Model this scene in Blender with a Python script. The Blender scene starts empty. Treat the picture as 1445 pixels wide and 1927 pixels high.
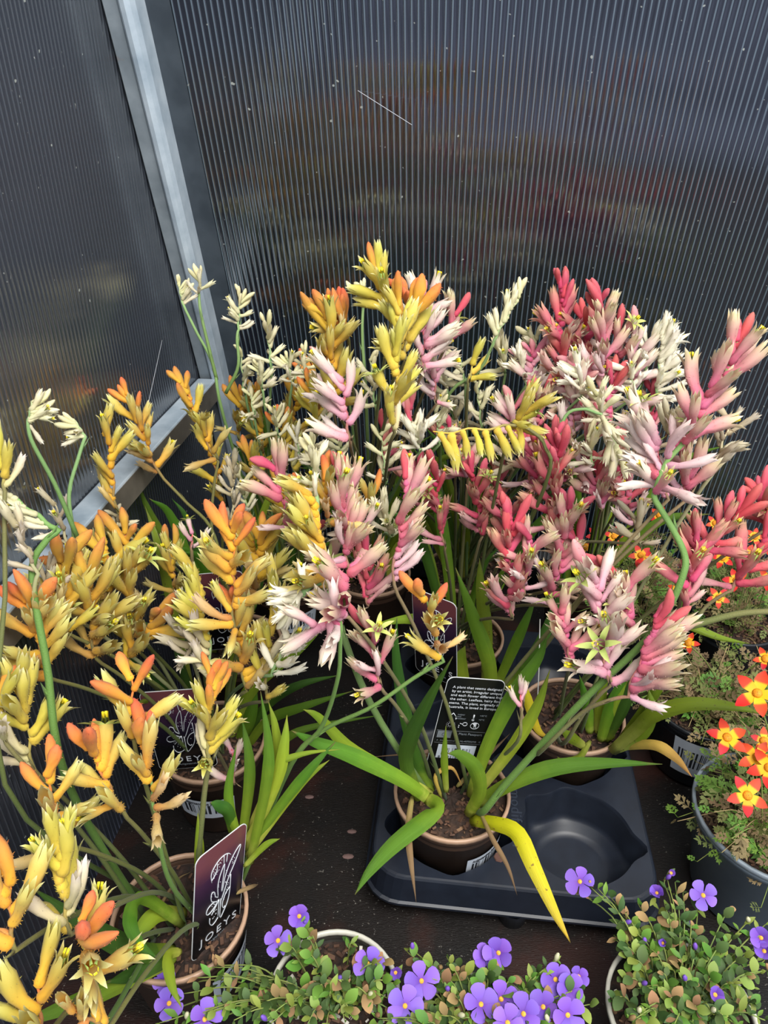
import bpy, bmesh, math, random
from math import sin, cos, pi, radians, atan2, sqrt, exp
from mathutils import Vector, Matrix
random.seed(7)
scene = bpy.context.scene
COL = scene.collection
V = Vector
# ------------------------------------------------------------------ camera, world, lights, exposure
CAM_H, PITCH, FPX = 1.5, radians(30), 1400.0
cd = bpy.data.cameras.new('camera'); cam = bpy.data.objects.new('camera', cd); COL.objects.link(cam)
cam.location = (0, 0, CAM_H); cam.rotation_euler = (pi/2 - PITCH, 0, 0)
cd.sensor_fit = 'VERTICAL'; cd.sensor_height = 36; cd.lens = 36*FPX/1927; cd.clip_start = .02
scene.camera = cam
vs = scene.view_settings
vs.view_transform = 'Standard'; vs.look = 'None'; vs.gamma = 1; vs.use_curve_mapping = False; vs.exposure = .22
w = bpy.data.worlds.new('overcast_sky'); scene.world = w; w.use_nodes = True
bg = w.node_tree.nodes['Background']; bg.inputs['Color'].default_value = (.88, .94, 1, 1); bg.inputs['Strength'].default_value = .95
def area(name, loc, target, size, power, col):
    l = bpy.data.lights.new(name, 'AREA'); l.shape = 'RECTANGLE'; l.size, l.size_y = size; l.energy = power; l.color = col
    o = bpy.data.objects.new(name, l); COL.objects.link(o); o.location = loc
    o.rotation_euler = (V(target)-V(loc)).to_track_quat('-Z', 'Y').to_euler(); return o
area('front_fill_light', (.45, -.45, 2.6), (.05, .6, .9), (1.3, .9), 58, (1, .97, .92))  # unseen fill light, added high behind the camera to brighten front faces

def P(px, py, t):
    """world point that lies t metres along the lens axis, in the direction of a photograph pixel"""
    x, y = (px-722.5)/FPX*t, (py-963.5)/FPX*t
    return V((x, t*cos(PITCH)-y*sin(PITCH), CAM_H-(t*sin(PITCH)+y*cos(PITCH))))
def Pz(px, py, z):
    y = (py-963.5)/FPX; return P(px, py, (CAM_H-z)/(sin(PITCH)+y*cos(PITCH)))
BZ = .75                                    # bench top
# ------------------------------------------------------------------ materials
def lin(c):
    return tuple((v/255/12.92 if v <= 10 else ((v/255+.055)/1.055)**2.4) for v in c)+(1,)
MATS = {}
def new_mat(name):
    m = bpy.data.materials.new(name); m.use_nodes = True; MATS[name] = m
    nt = m.node_tree; return m, nt, nt.nodes['Principled BSDF']
def node(nt, typ, **kw):
    n = nt.nodes.new(typ)
    for k, v in kw.items():
        if hasattr(n, k) and k not in n.inputs: setattr(n, k, v)
        else: n.inputs[k].default_value = v
    return n
def ramp(nt, stops, fac):
    r = nt.nodes.new('ShaderNodeValToRGB'); e = r.color_ramp.elements
    e[0].position, e[0].color = stops[0][0], lin(stops[0][1])
    e[1].position, e[1].color = stops[-1][0], lin(stops[-1][1])
    for p, c in stops[1:-1]:
        k = e.new(p); k.color = lin(c)
    nt.links.new(fac, r.inputs['Fac']); return r.outputs['Color']
def noise(nt, scale, detail=3, rough=.55, coord='Object', stretch=None):
    tc = nt.nodes.new('ShaderNodeTexCoord'); out = tc.outputs[coord]
    if stretch:
        mp = nt.nodes.new('ShaderNodeMapping'); mp.inputs['Scale'].default_value = stretch
        nt.links.new(out, mp.inputs['Vector']); out = mp.outputs['Vector']
    n = node(nt, 'ShaderNodeTexNoise'); n.inputs['Scale'].default_value = scale; n.inputs['Detail'].default_value = detail; n.inputs['Roughness'].default_value = rough
    nt.links.new(out, n.inputs['Vector']); return n.outputs['Fac']
def bump(nt, b, fac, strength, dist=.001):
    n = nt.nodes.new('ShaderNodeBump'); n.inputs['Strength'].default_value = strength; n.inputs['Distance'].default_value = dist
    nt.links.new(fac, n.inputs['Height']); nt.links.new(n.outputs['Normal'], b.inputs['Normal'])
def plain(name, c, rough=.5, spec=.5, metal=0, c2=None, scale=30, bmp=0):
    m, nt, b = new_mat(name)
    b.inputs['Base Color'].default_value = lin(c); b.inputs['Roughness'].default_value = rough
    b.inputs['Specular IOR Level'].default_value = spec; b.inputs['Metallic'].default_value = metal
    if c2 or bmp:
        f = noise(nt, scale)
        if c2: nt.links.new(ramp(nt, [(.35, c), (.65, c2)], f), b.inputs['Base Color'])
        if bmp: bump(nt, b, f, bmp)
    return m
def vary(nt, col, b, val=.12, hue=.012):
    """each copy of a flower or leaf differs a little in hue and value"""
    oi = nt.nodes.new('ShaderNodeObjectInfo')
    h = nt.nodes.new('ShaderNodeHueSaturation')
    mv = node(nt, 'ShaderNodeMapRange'); mv.inputs['To Min'].default_value = 1-val; mv.inputs['To Max'].default_value = 1+val
    mh = node(nt, 'ShaderNodeMapRange'); mh.inputs['To Min'].default_value = .5-hue; mh.inputs['To Max'].default_value = .5+hue
    fr = node(nt, 'ShaderNodeMath', operation='FRACT'); mu = node(nt, 'ShaderNodeMath', operation='MULTIPLY'); mu.inputs[1].default_value = 7.31
    L = nt.links.new
    L(oi.outputs['Random'], mv.inputs['Value']); L(oi.outputs['Random'], mu.inputs[0]); L(mu.outputs[0], fr.inputs[0]); L(fr.outputs[0], mh.inputs['Value'])
    L(mv.outputs[0], h.inputs['Value']); L(mh.outputs[0], h.inputs['Hue']); L(col, h.inputs['Color']); L(h.outputs['Color'], b.inputs['Base Color'])
    return h.outputs['Color']
def leafy(name, stops, rough=.5, trans=.25, val=.12, hue=.012, sheen=0, spots=None, bmp=0):
    """colour runs along the piece (UV y), with some light passing through it"""
    m, nt, b = new_mat(name)
    uv = nt.nodes.new('ShaderNodeTexCoord'); sp = nt.nodes.new('ShaderNodeSeparateXYZ'); nt.links.new(uv.outputs['UV'], sp.inputs[0])
    f = noise(nt, 90, 2); ad = node(nt, 'ShaderNodeMath', operation='MULTIPLY_ADD'); ad.inputs[1].default_value = .22; ad.inputs[2].default_value = -.11
    nt.links.new(f, ad.inputs[0]); a2 = node(nt, 'ShaderNodeMath', operation='ADD', use_clamp=True); nt.links.new(sp.outputs['Y'], a2.inputs[0]); nt.links.new(ad.outputs[0], a2.inputs[1])
    c = ramp(nt, stops, a2.outputs[0])
    if spots:
        f2 = noise(nt, 260, 1); mx = node(nt, 'ShaderNodeMix', data_type='RGBA'); r2 = node(nt, 'ShaderNodeMapRange'); r2.inputs['From Min'].default_value = .68; r2.inputs['From Max'].default_value = .74
        nt.links.new(f2, r2.inputs['Value']); nt.links.new(r2.outputs[0], mx.inputs[0]); nt.links.new(c, mx.inputs[6]); mx.inputs[7].default_value = lin(spots); c = mx.outputs[2]
    c = vary(nt, c, b, val, hue)
    b.inputs['Roughness'].default_value = rough; b.inputs['Specular IOR Level'].default_value = .35
    if sheen: b.inputs['Sheen Weight'].default_value = sheen; b.inputs['Sheen Roughness'].default_value = .4
    if bmp and not name.startswith('strap'): bump(nt, b, noise(nt, 900, 1), bmp, .0006)
    if name.startswith('strap'): bump(nt, b, noise(nt, 14, 2, coord='UV', stretch=(4, .15, 1)), .5, .0012)
    if trans:
        t = nt.nodes.new('ShaderNodeBsdfTranslucent'); mx = nt.nodes.new('ShaderNodeMixShader'); mx.inputs[0].default_value = trans
        nt.links.new(c, t.inputs['Color']); out = nt.nodes['Material Output']
        nt.links.new(b.outputs[0], mx.inputs[1]); nt.links.new(t.outputs[0], mx.inputs[2]); nt.links.new(mx.outputs[0], out.inputs['Surface'])
    return m
# ------------------------------------------------------------------ object helpers
def mesh(name, verts, faces, mats, uvs=None, midx=None, smooth=True):
    me = bpy.data.meshes.new(name); me.from_pydata([tuple(v) for v in verts], [], faces)
    for m in (mats if isinstance(mats, (list, tuple)) else [mats]): me.materials.append(m)
    if midx: me.polygons.foreach_set('material_index', midx)
    if smooth: me.polygons.foreach_set('use_smooth', [True]*len(me.polygons))
    if uvs:
        ul = me.uv_layers.new(name='UVMap'); flat = []
        for lp in me.loops: flat.extend(uvs[lp.vertex_index])
        ul.data.foreach_set('uv', flat)
    me.update(); return me
def put(name, me, parent=None, loc=None, kind=None, label=None):
    o = bpy.data.objects.new(name, me); COL.objects.link(o)
    if parent is not None: o.parent = parent
    if loc is not None: o.location = loc
    if kind: o['kind'] = kind
    if label: o['label'] = label
    return o
def thing(name, label, cat, loc=(0, 0, 0), group=None):
    o = put(name, None, None, loc); o['label'] = label; o['category'] = cat
    if group: o['group'] = group
    return o
class MB:
    def __init__(s): s.v, s.f, s.uv, s.mi = [], [], [], []
    def add(s, verts, faces, uvs=None, mi=0):
        n = len(s.v); s.v += [V(v) for v in verts]; s.f += [tuple(i+n for i in f) for f in faces]
        s.uv += uvs or [(0, 0)]*len(verts); s.mi += [mi]*len(faces)
    def box(s, c, d, rot=None, mi=0):
        vs_ = [V((x*d[0]/2, y*d[1]/2, z*d[2]/2)) for z in (-1, 1) for y in (-1, 1) for x in (-1, 1)]
        if rot: vs_ = [rot @ v for v in vs_]
        s.add([v+V(c) for v in vs_], [(0, 2, 3, 1), (4, 5, 7, 6), (0, 1, 5, 4), (2, 6, 7, 3), (0, 4, 6, 2), (1, 3, 7, 5)], None, mi)
    def tube(s, pts, radii, seg=7, cap=True, mi=0, v0=0, v1=1):
        n = len(pts); vs_, uv, fs = [], [], []
        up = V((.31, .2, .93))
        for i, p in enumerate(pts):
            d = (pts[min(i+1, n-1)]-pts[max(i-1, 0)]).normalized()
            a = d.cross(up); a = a.normalized() if a.length > 1e-4 else V((1, 0, 0)); b_ = d.cross(a)
            up = a.cross(d)
            r = radii[i] if isinstance(radii, (list, tuple)) else radii
            for k in range(seg):
                q = 2*pi*k/seg; vs_.append(p+a*(cos(q)*r)+b_*(sin(q)*r)); uv.append((k/seg, v0+(v1-v0)*i/(n-1)))
        for i in range(n-1):
            for k in range(seg):
                k2 = (k+1) % seg; fs.append((i*seg+k, i*seg+k2, (i+1)*seg+k2, (i+1)*seg+k))
        if cap: fs += [tuple(range(seg))[::-1], tuple((n-1)*seg+k for k in range(seg))]
        s.add(vs_, fs, uv, mi)
    def lathe(s, prof, seg=40, c=(0, 0, 0), mi=0):
        vs_, uv, fs = [], [], []
        for i, (r, z) in enumerate(prof):
            for k in range(seg):
                q = 2*pi*k/seg; vs_.append(V((r*cos(q), r*sin(q), z))+V(c)); uv.append((k/seg, i/(len(prof)-1)))
        for i in range(len(prof)-1):
            for k in range(seg):
                k2 = (k+1) % seg; fs.append((i*seg+k, i*seg+k2, (i+1)*seg+k2, (i+1)*seg+k))
        s.add(vs_, fs, uv, mi)
    def mesh(s, name, mats, smooth=True): return mesh(name, s.v, s.f, mats, s.uv, s.mi, smooth)
def spline(pts, n):
    """Catmull-Rom through the points, n samples"""
    q = [pts[0]*2-pts[1]]+list(pts)+[pts[-1]*2-pts[-2]]; out = []
    m = len(pts)-1
    for i in range(n):
        x = i/(n-1)*m; k = min(int(x), m-1); t = x-k
        a, b, c, d = q[k:k+4]
        out.append(.5*((2*b)+(c-a)*t+(2*a-5*b+4*c-d)*t*t+(3*b-a-3*c+d)*t**3))
    return out
# ------------------------------------------------------------------ greenhouse shell (curved sheet behind, flat end wall on the left)
YAW = radians(6.4)
E1, E2 = V((cos(YAW), -sin(YAW), 0)), V((sin(YAW), cos(YAW), 0))
C0 = V((-.262, 1.054, 0))
def G(u, v, z): return C0+E1*u+E2*v+V((0, 0, z))
PROF = [(.085, .70), (.068, .80), (.04, .96), (0, 1.133), (-.052, 1.30), (-.098, 1.45), (-.142, 1.60), (-.2, 1.78), (-.28, 1.98), (-.39, 2.2), (-.55, 2.45)]
def prof_at(z):
    for (v0, z0), (v1, z1) in zip(PROF, PROF[1:]):
        if z <= z1: return v0+(v1-v0)*(z-z0)/(z1-z0)
    return PROF[-1][0]
prof = [(p.x, p.y) for p in spline([V((a, b, 0)) for a, b in PROF], 41)]

def sheet_mat(name, pitch, dark, web, webmix=.75, rough=.1):
    """dark twin-wall polycarbonate: glossy skins over pale internal webs, with specks of dirt"""
    m, nt, b = new_mat(name)
    tc = nt.nodes.new('ShaderNodeTexCoord'); sp = nt.nodes.new('ShaderNodeSeparateXYZ'); nt.links.new(tc.outputs['UV'], sp.inputs[0])
    a = node(nt, 'ShaderNodeMath', operation='FRACT'); nt.links.new(sp.outputs['X'], a.inputs[0])
    d = node(nt, 'ShaderNodeMath', operation='PINGPONG'); d.inputs[1].default_value = .5; nt.links.new(a.outputs[0], d.inputs[0])
    r = node(nt, 'ShaderNodeMapRange'); r.inputs['From Min'].default_value = .07; r.inputs['From Max'].default_value = .15; r.inputs['To Min'].default_value = webmix; r.inputs['To Max'].default_value = 0
    nt.links.new(d.outputs[0], r.inputs['Value'])
    mx = node(nt, 'ShaderNodeMix', data_type='RGBA'); nt.links.new(r.outputs[0], mx.inputs[0])
    nt.links.new(ramp(nt, [(.3, dark), (.7, tuple(c*1.35 for c in dark))], noise(nt, 3, 4)), mx.inputs[6]); mx.inputs[7].default_value = lin(web)
    sk = node(nt, 'ShaderNodeMapRange'); sk.inputs['From Min'].default_value = .76; sk.inputs['From Max'].default_value = .80; nt.links.new(noise(nt, 150, 1), sk.inputs['Value'])
    m2 = node(nt, 'ShaderNodeMix', data_type='RGBA'); nt.links.new(sk.outputs[0], m2.inputs[0]); nt.links.new(mx.outputs[2], m2.inputs[6]); m2.inputs[7].default_value = lin((150, 155, 150))
    nt.links.new(m2.outputs[2], b.inputs['Base Color'])
    b.inputs['Roughness'].default_value = rough; b.inputs['IOR'].default_value = 2.8
    rr = node(nt, 'ShaderNodeMapRange'); rr.inputs['To Min'].default_value = rough*.6; rr.inputs['To Max'].default_value = rough*1.9
    nt.links.new(noise(nt, 5, 4), rr.inputs['Value']); nt.links.new(rr.outputs[0], b.inputs['Roughness'])
    return m
def fluted(name, pitch, n, pos, zs, mat, sag=.00003, ridge=.0003):
    """n flutes side by side; pos(u, z, off) gives the point, off is how far the skin stands towards the room"""
    prof_f = [(0, ridge), (.09, .00005), (.3, -sag*.8), (.5, -sag), (.7, -sag*.8), (.91, .00005)]
    vs_, uv, fs = [], [], []
    cols = [((i+a)*pitch, o, i+a) for i in range(n) for a, o in prof_f]
    for (v, z) in zs:
        for u, o, q in cols: vs_.append(pos(u, v, z, o)); uv.append((q, z))
    m = len(cols)
    for j in range(len(zs)-1):
        for i in range(m-1): fs.append((j*m+i, j*m+i+1, (j+1)*m+i+1, (j+1)*m+i))
    # back skin, so that the sheet has its real thickness
    o0 = len(vs_)
    for (v, z) in zs:
        for u, q in ((cols[0][0], 0), (cols[-1][0], 1)): vs_.append(pos(u, v, z, -.008)); uv.append((.5, z))
    for j in range(len(zs)-1):
        a = o0+2*j; fs.append((a+1, a, a+2, a+3)); fs.append((j*m, (j+1)*m, a+2, a)); fs.append((j*m+m-1, a+1, a+3, (j+1)*m+m-1))
    return mesh(name, vs_, fs, mat, uv)
def tangent_off(u, v, z, o):
    dv = (prof_at(z+.02)-prof_at(z-.02))/.04
    n = V((-1, 0, dv)).normalized()     # towards the room: -v, and +z*dv
    return G(u, v+n.x*o, z+n.z*o)
put('wall_back', fluted('wall_back', .0068, 230, tangent_off, prof, sheet_mat('polycarbonate_back', .0068, (18, 22, 30), (100, 116, 128), .75, .075)), kind='structure')
zs_left = [(0, .70+.09*i) for i in range(21)]
put('wall_left', fluted('wall_left', .0068, 250, lambda u, v, z, o: G(o, .12-u, z), zs_left, sheet_mat('polycarbonate_left', .0068, (40, 43, 50), (84, 90, 98), .4, .14)), kind='structure')

def galv(name, c1, c2, rust=True, metal=.2, rough=.4):
    m, nt, b = new_mat(name)
    c = ramp(nt, [(.3, c1), (.7, c2)], noise(nt, 22, 5))
    if rust:
        mx = node(nt, 'ShaderNodeMix', data_type='RGBA'); r = node(nt, 'ShaderNodeMapRange'); r.inputs['From Min'].default_value = .66; r.inputs['From Max'].default_value = .74
        nt.links.new(noise(nt, 14, 4), r.inputs['Value']); nt.links.new(r.outputs[0], mx.inputs[0]); nt.links.new(c, mx.inputs[6]); mx.inputs[7].default_value = lin((120, 84, 62)); c = mx.outputs[2]
    nt.links.new(c, b.inputs['Base Color']); b.inputs['Metallic'].default_value = metal; b.inputs['Roughness'].default_value = rough
    bump(nt, b, noise(nt, 60, 4), .25); return m
GALV = galv('galvanised_steel', (140, 156, 170), (188, 200, 210))
GALV_D = galv('dull_steel', (104, 114, 122), (140, 150, 158))
BAND = plain('grey_edge_tape', (44, 52, 60), .5, c2=(58, 66, 74))
BLACK_P = plain('black_plastic_bar', (16, 18, 22), .28, c2=(26, 29, 34), scale=40)
def sweep(name, sect, mat, kindname=None, z0=.70, z1=2.4):
    """a bar of section sect [(u, towards the room)] bent along the arch"""
    pr = [(prof_at(z0+(z1-z0)*i/48), z0+(z1-z0)*i/48) for i in range(49)]
    pr = [(p.x, p.y) for p in spline([V((a, b, 0)) for a, b in pr[::4]], 49)]
    vs_, fs, m = [], [], len(sect)
    for v, z in pr:
        for u, o in sect: vs_.append(tangent_off(u, v, z, o))
    for j in range(len(pr)-1):
        for i in range(m):
            k = (i+1) % m; fs.append((j*m+i, j*m+k, (j+1)*m+k, (j+1)*m+i))
    fs += [tuple(range(m)), tuple(range((len(pr)-1)*m, len(pr)*m))[::-1]]
    return mesh(name, vs_, fs, mat, smooth=False)
arch = put('trim_1', None, kind='structure'); arch['label'] = 'curved galvanised steel arch in the corner of the greenhouse'
put('arch_flange', sweep('arch_flange', [(.001, .004), (.001, .030), (.003, .033), (.017, .033), (.018, .031), (.018, .004)], GALV_D), arch, kind='structure')
put('arch_ridge', sweep('arch_ridge', [(.018, .028), (.019, .034), (.022, .038), (.027, .039), (.032, .036), (.035, .029), (.035, .004), (.018, .004)], GALV), arch, kind='structure')
put('trim_2', sweep('edge_tape', [(.035, .001), (.035, .004), (.060, .004), (.060, .001)], BAND), kind='structure')
# mid rail along the left wall, and the bar at the foot of the back wall
rail = MB(); zr = 1.133
def bar(mb, u0, u1, v0, v1, z0, z1):
    vs_ = [G(u, v, z) for z in (z0, z1) for v in (v0, v1) for u in (u0, u1)]
    mb.add(vs_, [(0, 2, 3, 1), (4, 5, 7, 6), (0, 1, 5, 4), (2, 6, 7, 3), (0, 4, 6, 2), (1, 3, 7, 5)])
bar(rail, .001, .028, -.040, -1.0, zr-.03, zr+.002)
ro = put('trim_3', rail.mesh('mid_rail', GALV, False), kind='structure')
md = ro.modifiers.new('edge', 'BEVEL'); md.width = .002; md.segments = 2
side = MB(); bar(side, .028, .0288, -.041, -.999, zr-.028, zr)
put('rail_side', side.mesh('rail_side', galv('shaded_rusty_side', (84, 80, 74), (116, 110, 100)), False), ro, kind='structure')  # side face's shade put into a darker brown-grey colour, along with rust patches
hole = MB()
for q in (-.47, -.62): hole.lathe([(.0001, 0), (.004, 0), (.004, .001), (.0001, .001)], 12, G(.017, q, zr+.0022))
ho = put('bolt_hole', hole.mesh('bolt_hole', plain('hole_black', (6, 6, 6), .9)), ro, kind='structure'); ho['kind'] = 'stuff'
b2 = MB(); bar(b2, .037, 1.5, .075, .045, .752, .792)
fo = put('trim_4', b2.mesh('foot_bar', BLACK_P, False), kind='structure'); md = fo.modifiers.new('edge', 'BEVEL'); md.width = .006; md.segments = 3
# floor and bench
fl = MB(); fl.add([(-3, -4, 0), (3, -4, 0), (3, 2, 0), (-3, 2, 0)], [(0, 1, 2, 3)])
put('floor', fl.mesh('floor', plain('concrete_floor', (38, 42, 56), .6, c2=(120, 124, 150), scale=3.2), False), kind='structure')
def bench_mat():
    m, nt, b = new_mat('wet_black_bench_cover')
    big = ramp(nt, [(.38, (11, 10, 10)), (.54, (20, 14, 12)), (.66, (44, 22, 17))], noise(nt, 9, 5))
    sk = node(nt, 'ShaderNodeMapRange'); sk.inputs['From Min'].default_value = .66; sk.inputs['From Max'].default_value = .76
    nt.links.new(noise(nt, 330, 2), sk.inputs['Value'])
    msk = node(nt, 'ShaderNodeMapRange'); msk.inputs['From Min'].default_value = .45; msk.inputs['From Max'].default_value = .7; nt.links.new(noise(nt, 14, 3), msk.inputs['Value'])
    mu = node(nt, 'ShaderNodeMath', operation='MULTIPLY'); nt.links.new(sk.outputs[0], mu.inputs[0]); nt.links.new(msk.outputs[0], mu.inputs[1])
    mx = node(nt, 'ShaderNodeMix', data_type='RGBA'); nt.links.new(mu.outputs[0], mx.inputs[0]); nt.links.new(big, mx.inputs[6]); mx.inputs[7].default_value = lin((150, 146, 138))
    nt.links.new(mx.outputs[2], b.inputs['Base Color'])
    rr = node(nt, 'ShaderNodeMapRange'); rr.inputs['To Min'].default_value = .32; rr.inputs['To Max'].default_value = .68; nt.links.new(noise(nt, 12, 4), rr.inputs['Value']); nt.links.new(rr.outputs[0], b.inputs['Roughness'])
    b.inputs['Specular IOR Level'].default_value = .3
    bump(nt, b, noise(nt, 260, 2, stretch=(1, 6, 1)), .5, .0008); return m
bench = thing('display_bench', 'black bench under all the pots, its wet cover stained brown', 'bench', G(1.0, -.44, BZ-.04))
bm_ = MB(); bm_.box((0, 0, .02), (1.98, 1.0, .04), Matrix.Rotation(-YAW, 3, 'Z'))
put('bench_top', bm_.mesh('bench_top', bench_mat(), False), bench)
lm = MB(); lm.box((0, 0, -.37), (.05, .05, .68))
lme = lm.mesh('leg', GALV_D, False)
for a, b_ in ((-.93, -.42), (.93, -.42), (-.93, .42), (.93, .42)): put('leg', lme, bench, (E1*a+E2*b_)*1.0)
# ------------------------------------------------------------------ nursery tray
TRAY_BLUE = plain('moulded_black_plastic', (24, 29, 40), .42, c2=(29, 35, 47), scale=60)
TRAY_EMB = plain('raised_tray_plastic', (50, 57, 70), .4)
TX = Pz(700, 1640, BZ+.06); TX.z = 0
T1, T2 = E1, E2
def T(a, b, z): return TX+T1*a+T2*b+V((0, 0, z))
TW, TD, TZ = .282, .40, BZ+.06
CELLS = [(c, r) for r in (.066, .192, .320) for c in (.076, .212)]
def hole_r(q, s=1):
    r = .0575
    for q0, amp, wd in ((radians(-8), .013, .2), (radians(97), .005, .22), (radians(188), .013, .3), (radians(140), .011, .2), (radians(275), .004, .22)):
        d = (q-q0+pi) % (2*pi)-pi; r += amp*exp(-(d/wd)**2)*s
    return r
def rrect(w, h, r, n=6, x0=0, y0=0):
    pts = []
    for cx, cy, a0 in ((w-r, h-r, 0), (r, h-r, 90), (r, r, 180), (w-r, r, 270)):
        for k in range(n+1):
            q = radians(a0+90*k/n); pts.append((x0+cx+r*cos(q), y0+cy+r*sin(q)))
    return pts
def filled(outline, holes, z):
    """flat plate with holes, from a filled 2D curve"""
    cu = bpy.data.curves.new('plate', 'CURVE'); cu.dimensions = '2D'; cu.fill_mode = 'FRONT'
    for ring in [outline]+holes:
        s = cu.splines.new('POLY'); s.points.add(len(ring)-1); s.use_cyclic_u = True
        for p, q in zip(s.points, ring): p.co = (q[0], q[1], 0, 1)
    o = bpy.data.objects.new('plate', cu); COL.objects.link(o)
    me = bpy.data.meshes.new_from_object(o.evaluated_get(bpy.context.evaluated_depsgraph_get()))
    out = ([v.co.copy() for v in me.vertices], [tuple(p.vertices) for p in me.polygons])
    bpy.data.objects.remove(o); bpy.data.meshes.remove(me); bpy.data.curves.remove(cu); return out
NQ = 72
rings = [[(c+hole_r(2*pi*k/NQ)*cos(2*pi*k/NQ), r+hole_r(2*pi*k/NQ)*sin(2*pi*k/NQ)) for k in range(NQ)] for c, r in CELLS]
tray = thing('nursery_tray', 'black plastic six-cell carry tray holding potted pink kangaroo paws, front right cell empty', 'tray', T(0, 0, BZ+.001))
tb = MB()
vv, ff = filled(rrect(TW, TD, .035), rings, TZ)
tb.add([T1*v.x+T2*v.y+V((0, 0, .06-.001)) for v in vv], ff)
# rounded shoulder and skirt
o = rrect(TW, TD, .035); n = len(o)
def off(d): return [(p[0]+(p[0]-TW/2)/abs(TW/2)*d, p[1]+(p[1]-TD/2)/abs(TD/2)*d) for p in o]
lev = [(0, .059), (.002, .0585), (.0035, .0565), (.0055, .045), (.008, .028), (.0105, .0265), (.0105, .0235), (.008, .024)]
sk = []
for d, z in lev: sk += [T1*x+T2*y+V((0, 0, z)) for x, y in off(d)]
tb.add(sk, [(j*n+i, (j+1)*n+i, (j+1)*n+(i+1) % n, j*n+(i+1) % n) for j in range(len(lev)-1) for i in range(n)])
put('tray_top', tb.mesh('tray_top', TRAY_BLUE, False), tray)
for (c, r), ring in zip(CELLS, rings):
    cm = MB(); prs = [(1, .059, 1), (.985, .0575, 1), (.975, .054, 1), (.94, .022, .7), (.91, .013, .3), (.82, .012, .1), (.80, .005, 0), (.62, .004, 0)]
    vs_ = []
    for j, (k, z, sl) in enumerate(prs):
        for i in range(NQ):
            q = 2*pi*i/NQ; R = hole_r(q, sl)*k
            vs_.append(T1*(c+R*cos(q))+T2*(r+R*sin(q))+V((0, 0, z)))
    vs_.append(T1*c+T2*r+V((0, 0, .003)))
    fs = [(j*NQ+i, (j+1)*NQ+i, (j+1)*NQ+(i+1) % NQ, j*NQ+(i+1) % NQ) for j in range(len(prs)-1) for i in range(NQ)]
    L0 = (len(prs)-1)*NQ; fs += [(L0+i, len(vs_)-1, L0+(i+1) % NQ) for i in range(NQ)]
    cm.add(vs_, fs); put('cell', cm.mesh('cell', TRAY_BLUE), tray)
# feet and grips
for x, y in ((.145, .006), (.145, .25), (.03, .39), (.25, .39)):
    fm = MB(); fm.lathe([(.018, .024), (.014, .0), (.0005, .0)], 16, T1*x+T2*y); put('foot', fm.mesh('foot', TRAY_BLUE), tray)
def text_mesh(body, size, mat, align='LEFT', depth=.0003, spacing=1.0):
    cu = bpy.data.curves.new('t', 'FONT'); cu.body = body; cu.size = size; cu.align_x = align; cu.extrude = depth; cu.space_character = spacing; cu.resolution_u = 3
    o_ = bpy.data.objects.new('t', cu); COL.objects.link(o_)
    me = bpy.data.meshes.new_from_object(o_.evaluated_get(bpy.context.evaluated_depsgraph_get()))
    out = ([v.co.copy() for v in me.vertices], [tuple(p.vertices) for p in me.polygons])
    bpy.data.objects.remove(o_); bpy.data.meshes.remove(me); bpy.data.curves.remove(cu); return out
lt = MB(); vv, ff = text_mesh('modiform', .017, None, depth=.0006, spacing=1.1)
lt.add([T1*(.142+v.y)+T2*(.118-v.x)+V((0, 0, .0592+v.z)) for v in vv], ff)
put('lettering', lt.mesh('lettering', TRAY_EMB, False), tray, label='raised lettering moulded into the tray')
# ------------------------------------------------------------------ pots
POT_BROWN = plain('brown_pot_plastic', (62, 44, 33), .5, c2=(72, 52, 40), scale=20)
RIM_TAN = plain('tan_pot_rim', (172, 140, 116), .45)
POT_GREY = plain('slate_grey_pot_plastic', (104, 117, 130), .5, c2=(122, 134, 146), scale=14)
RIM_GREY = plain('grey_pot_rim', (124, 134, 144), .45)
POT_DARK = plain('dark_pot_plastic', (30, 33, 38), .4)
POT_WHITE = plain('clear_white_pot_rim', (190, 188, 176), .4)
POT_FRONT = plain('smoky_pot_plastic', (44, 42, 38), .4)
def soil_mat():
    m, nt, b = new_mat('bark_compost')
    c = ramp(nt, [(.3, (24, 17, 13)), (.55, (52, 36, 27)), (.75, (84, 60, 45))], noise(nt, 120, 4)); vary(nt, c, b, .25)
    b.inputs['Roughness'].default_value = .85; bump(nt, b, noise(nt, 200, 4), .8, .002); return m
SOIL = soil_mat()
CHIP = plain('bark_chip', (66, 44, 32), .8, c2=(104, 74, 56), scale=60)
CHIP2 = plain('pale_bark_chip', (128, 98, 70), .85, c2=(92, 66, 48), scale=80)
PERL = plain('perlite', (205, 200, 188), .8)
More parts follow.
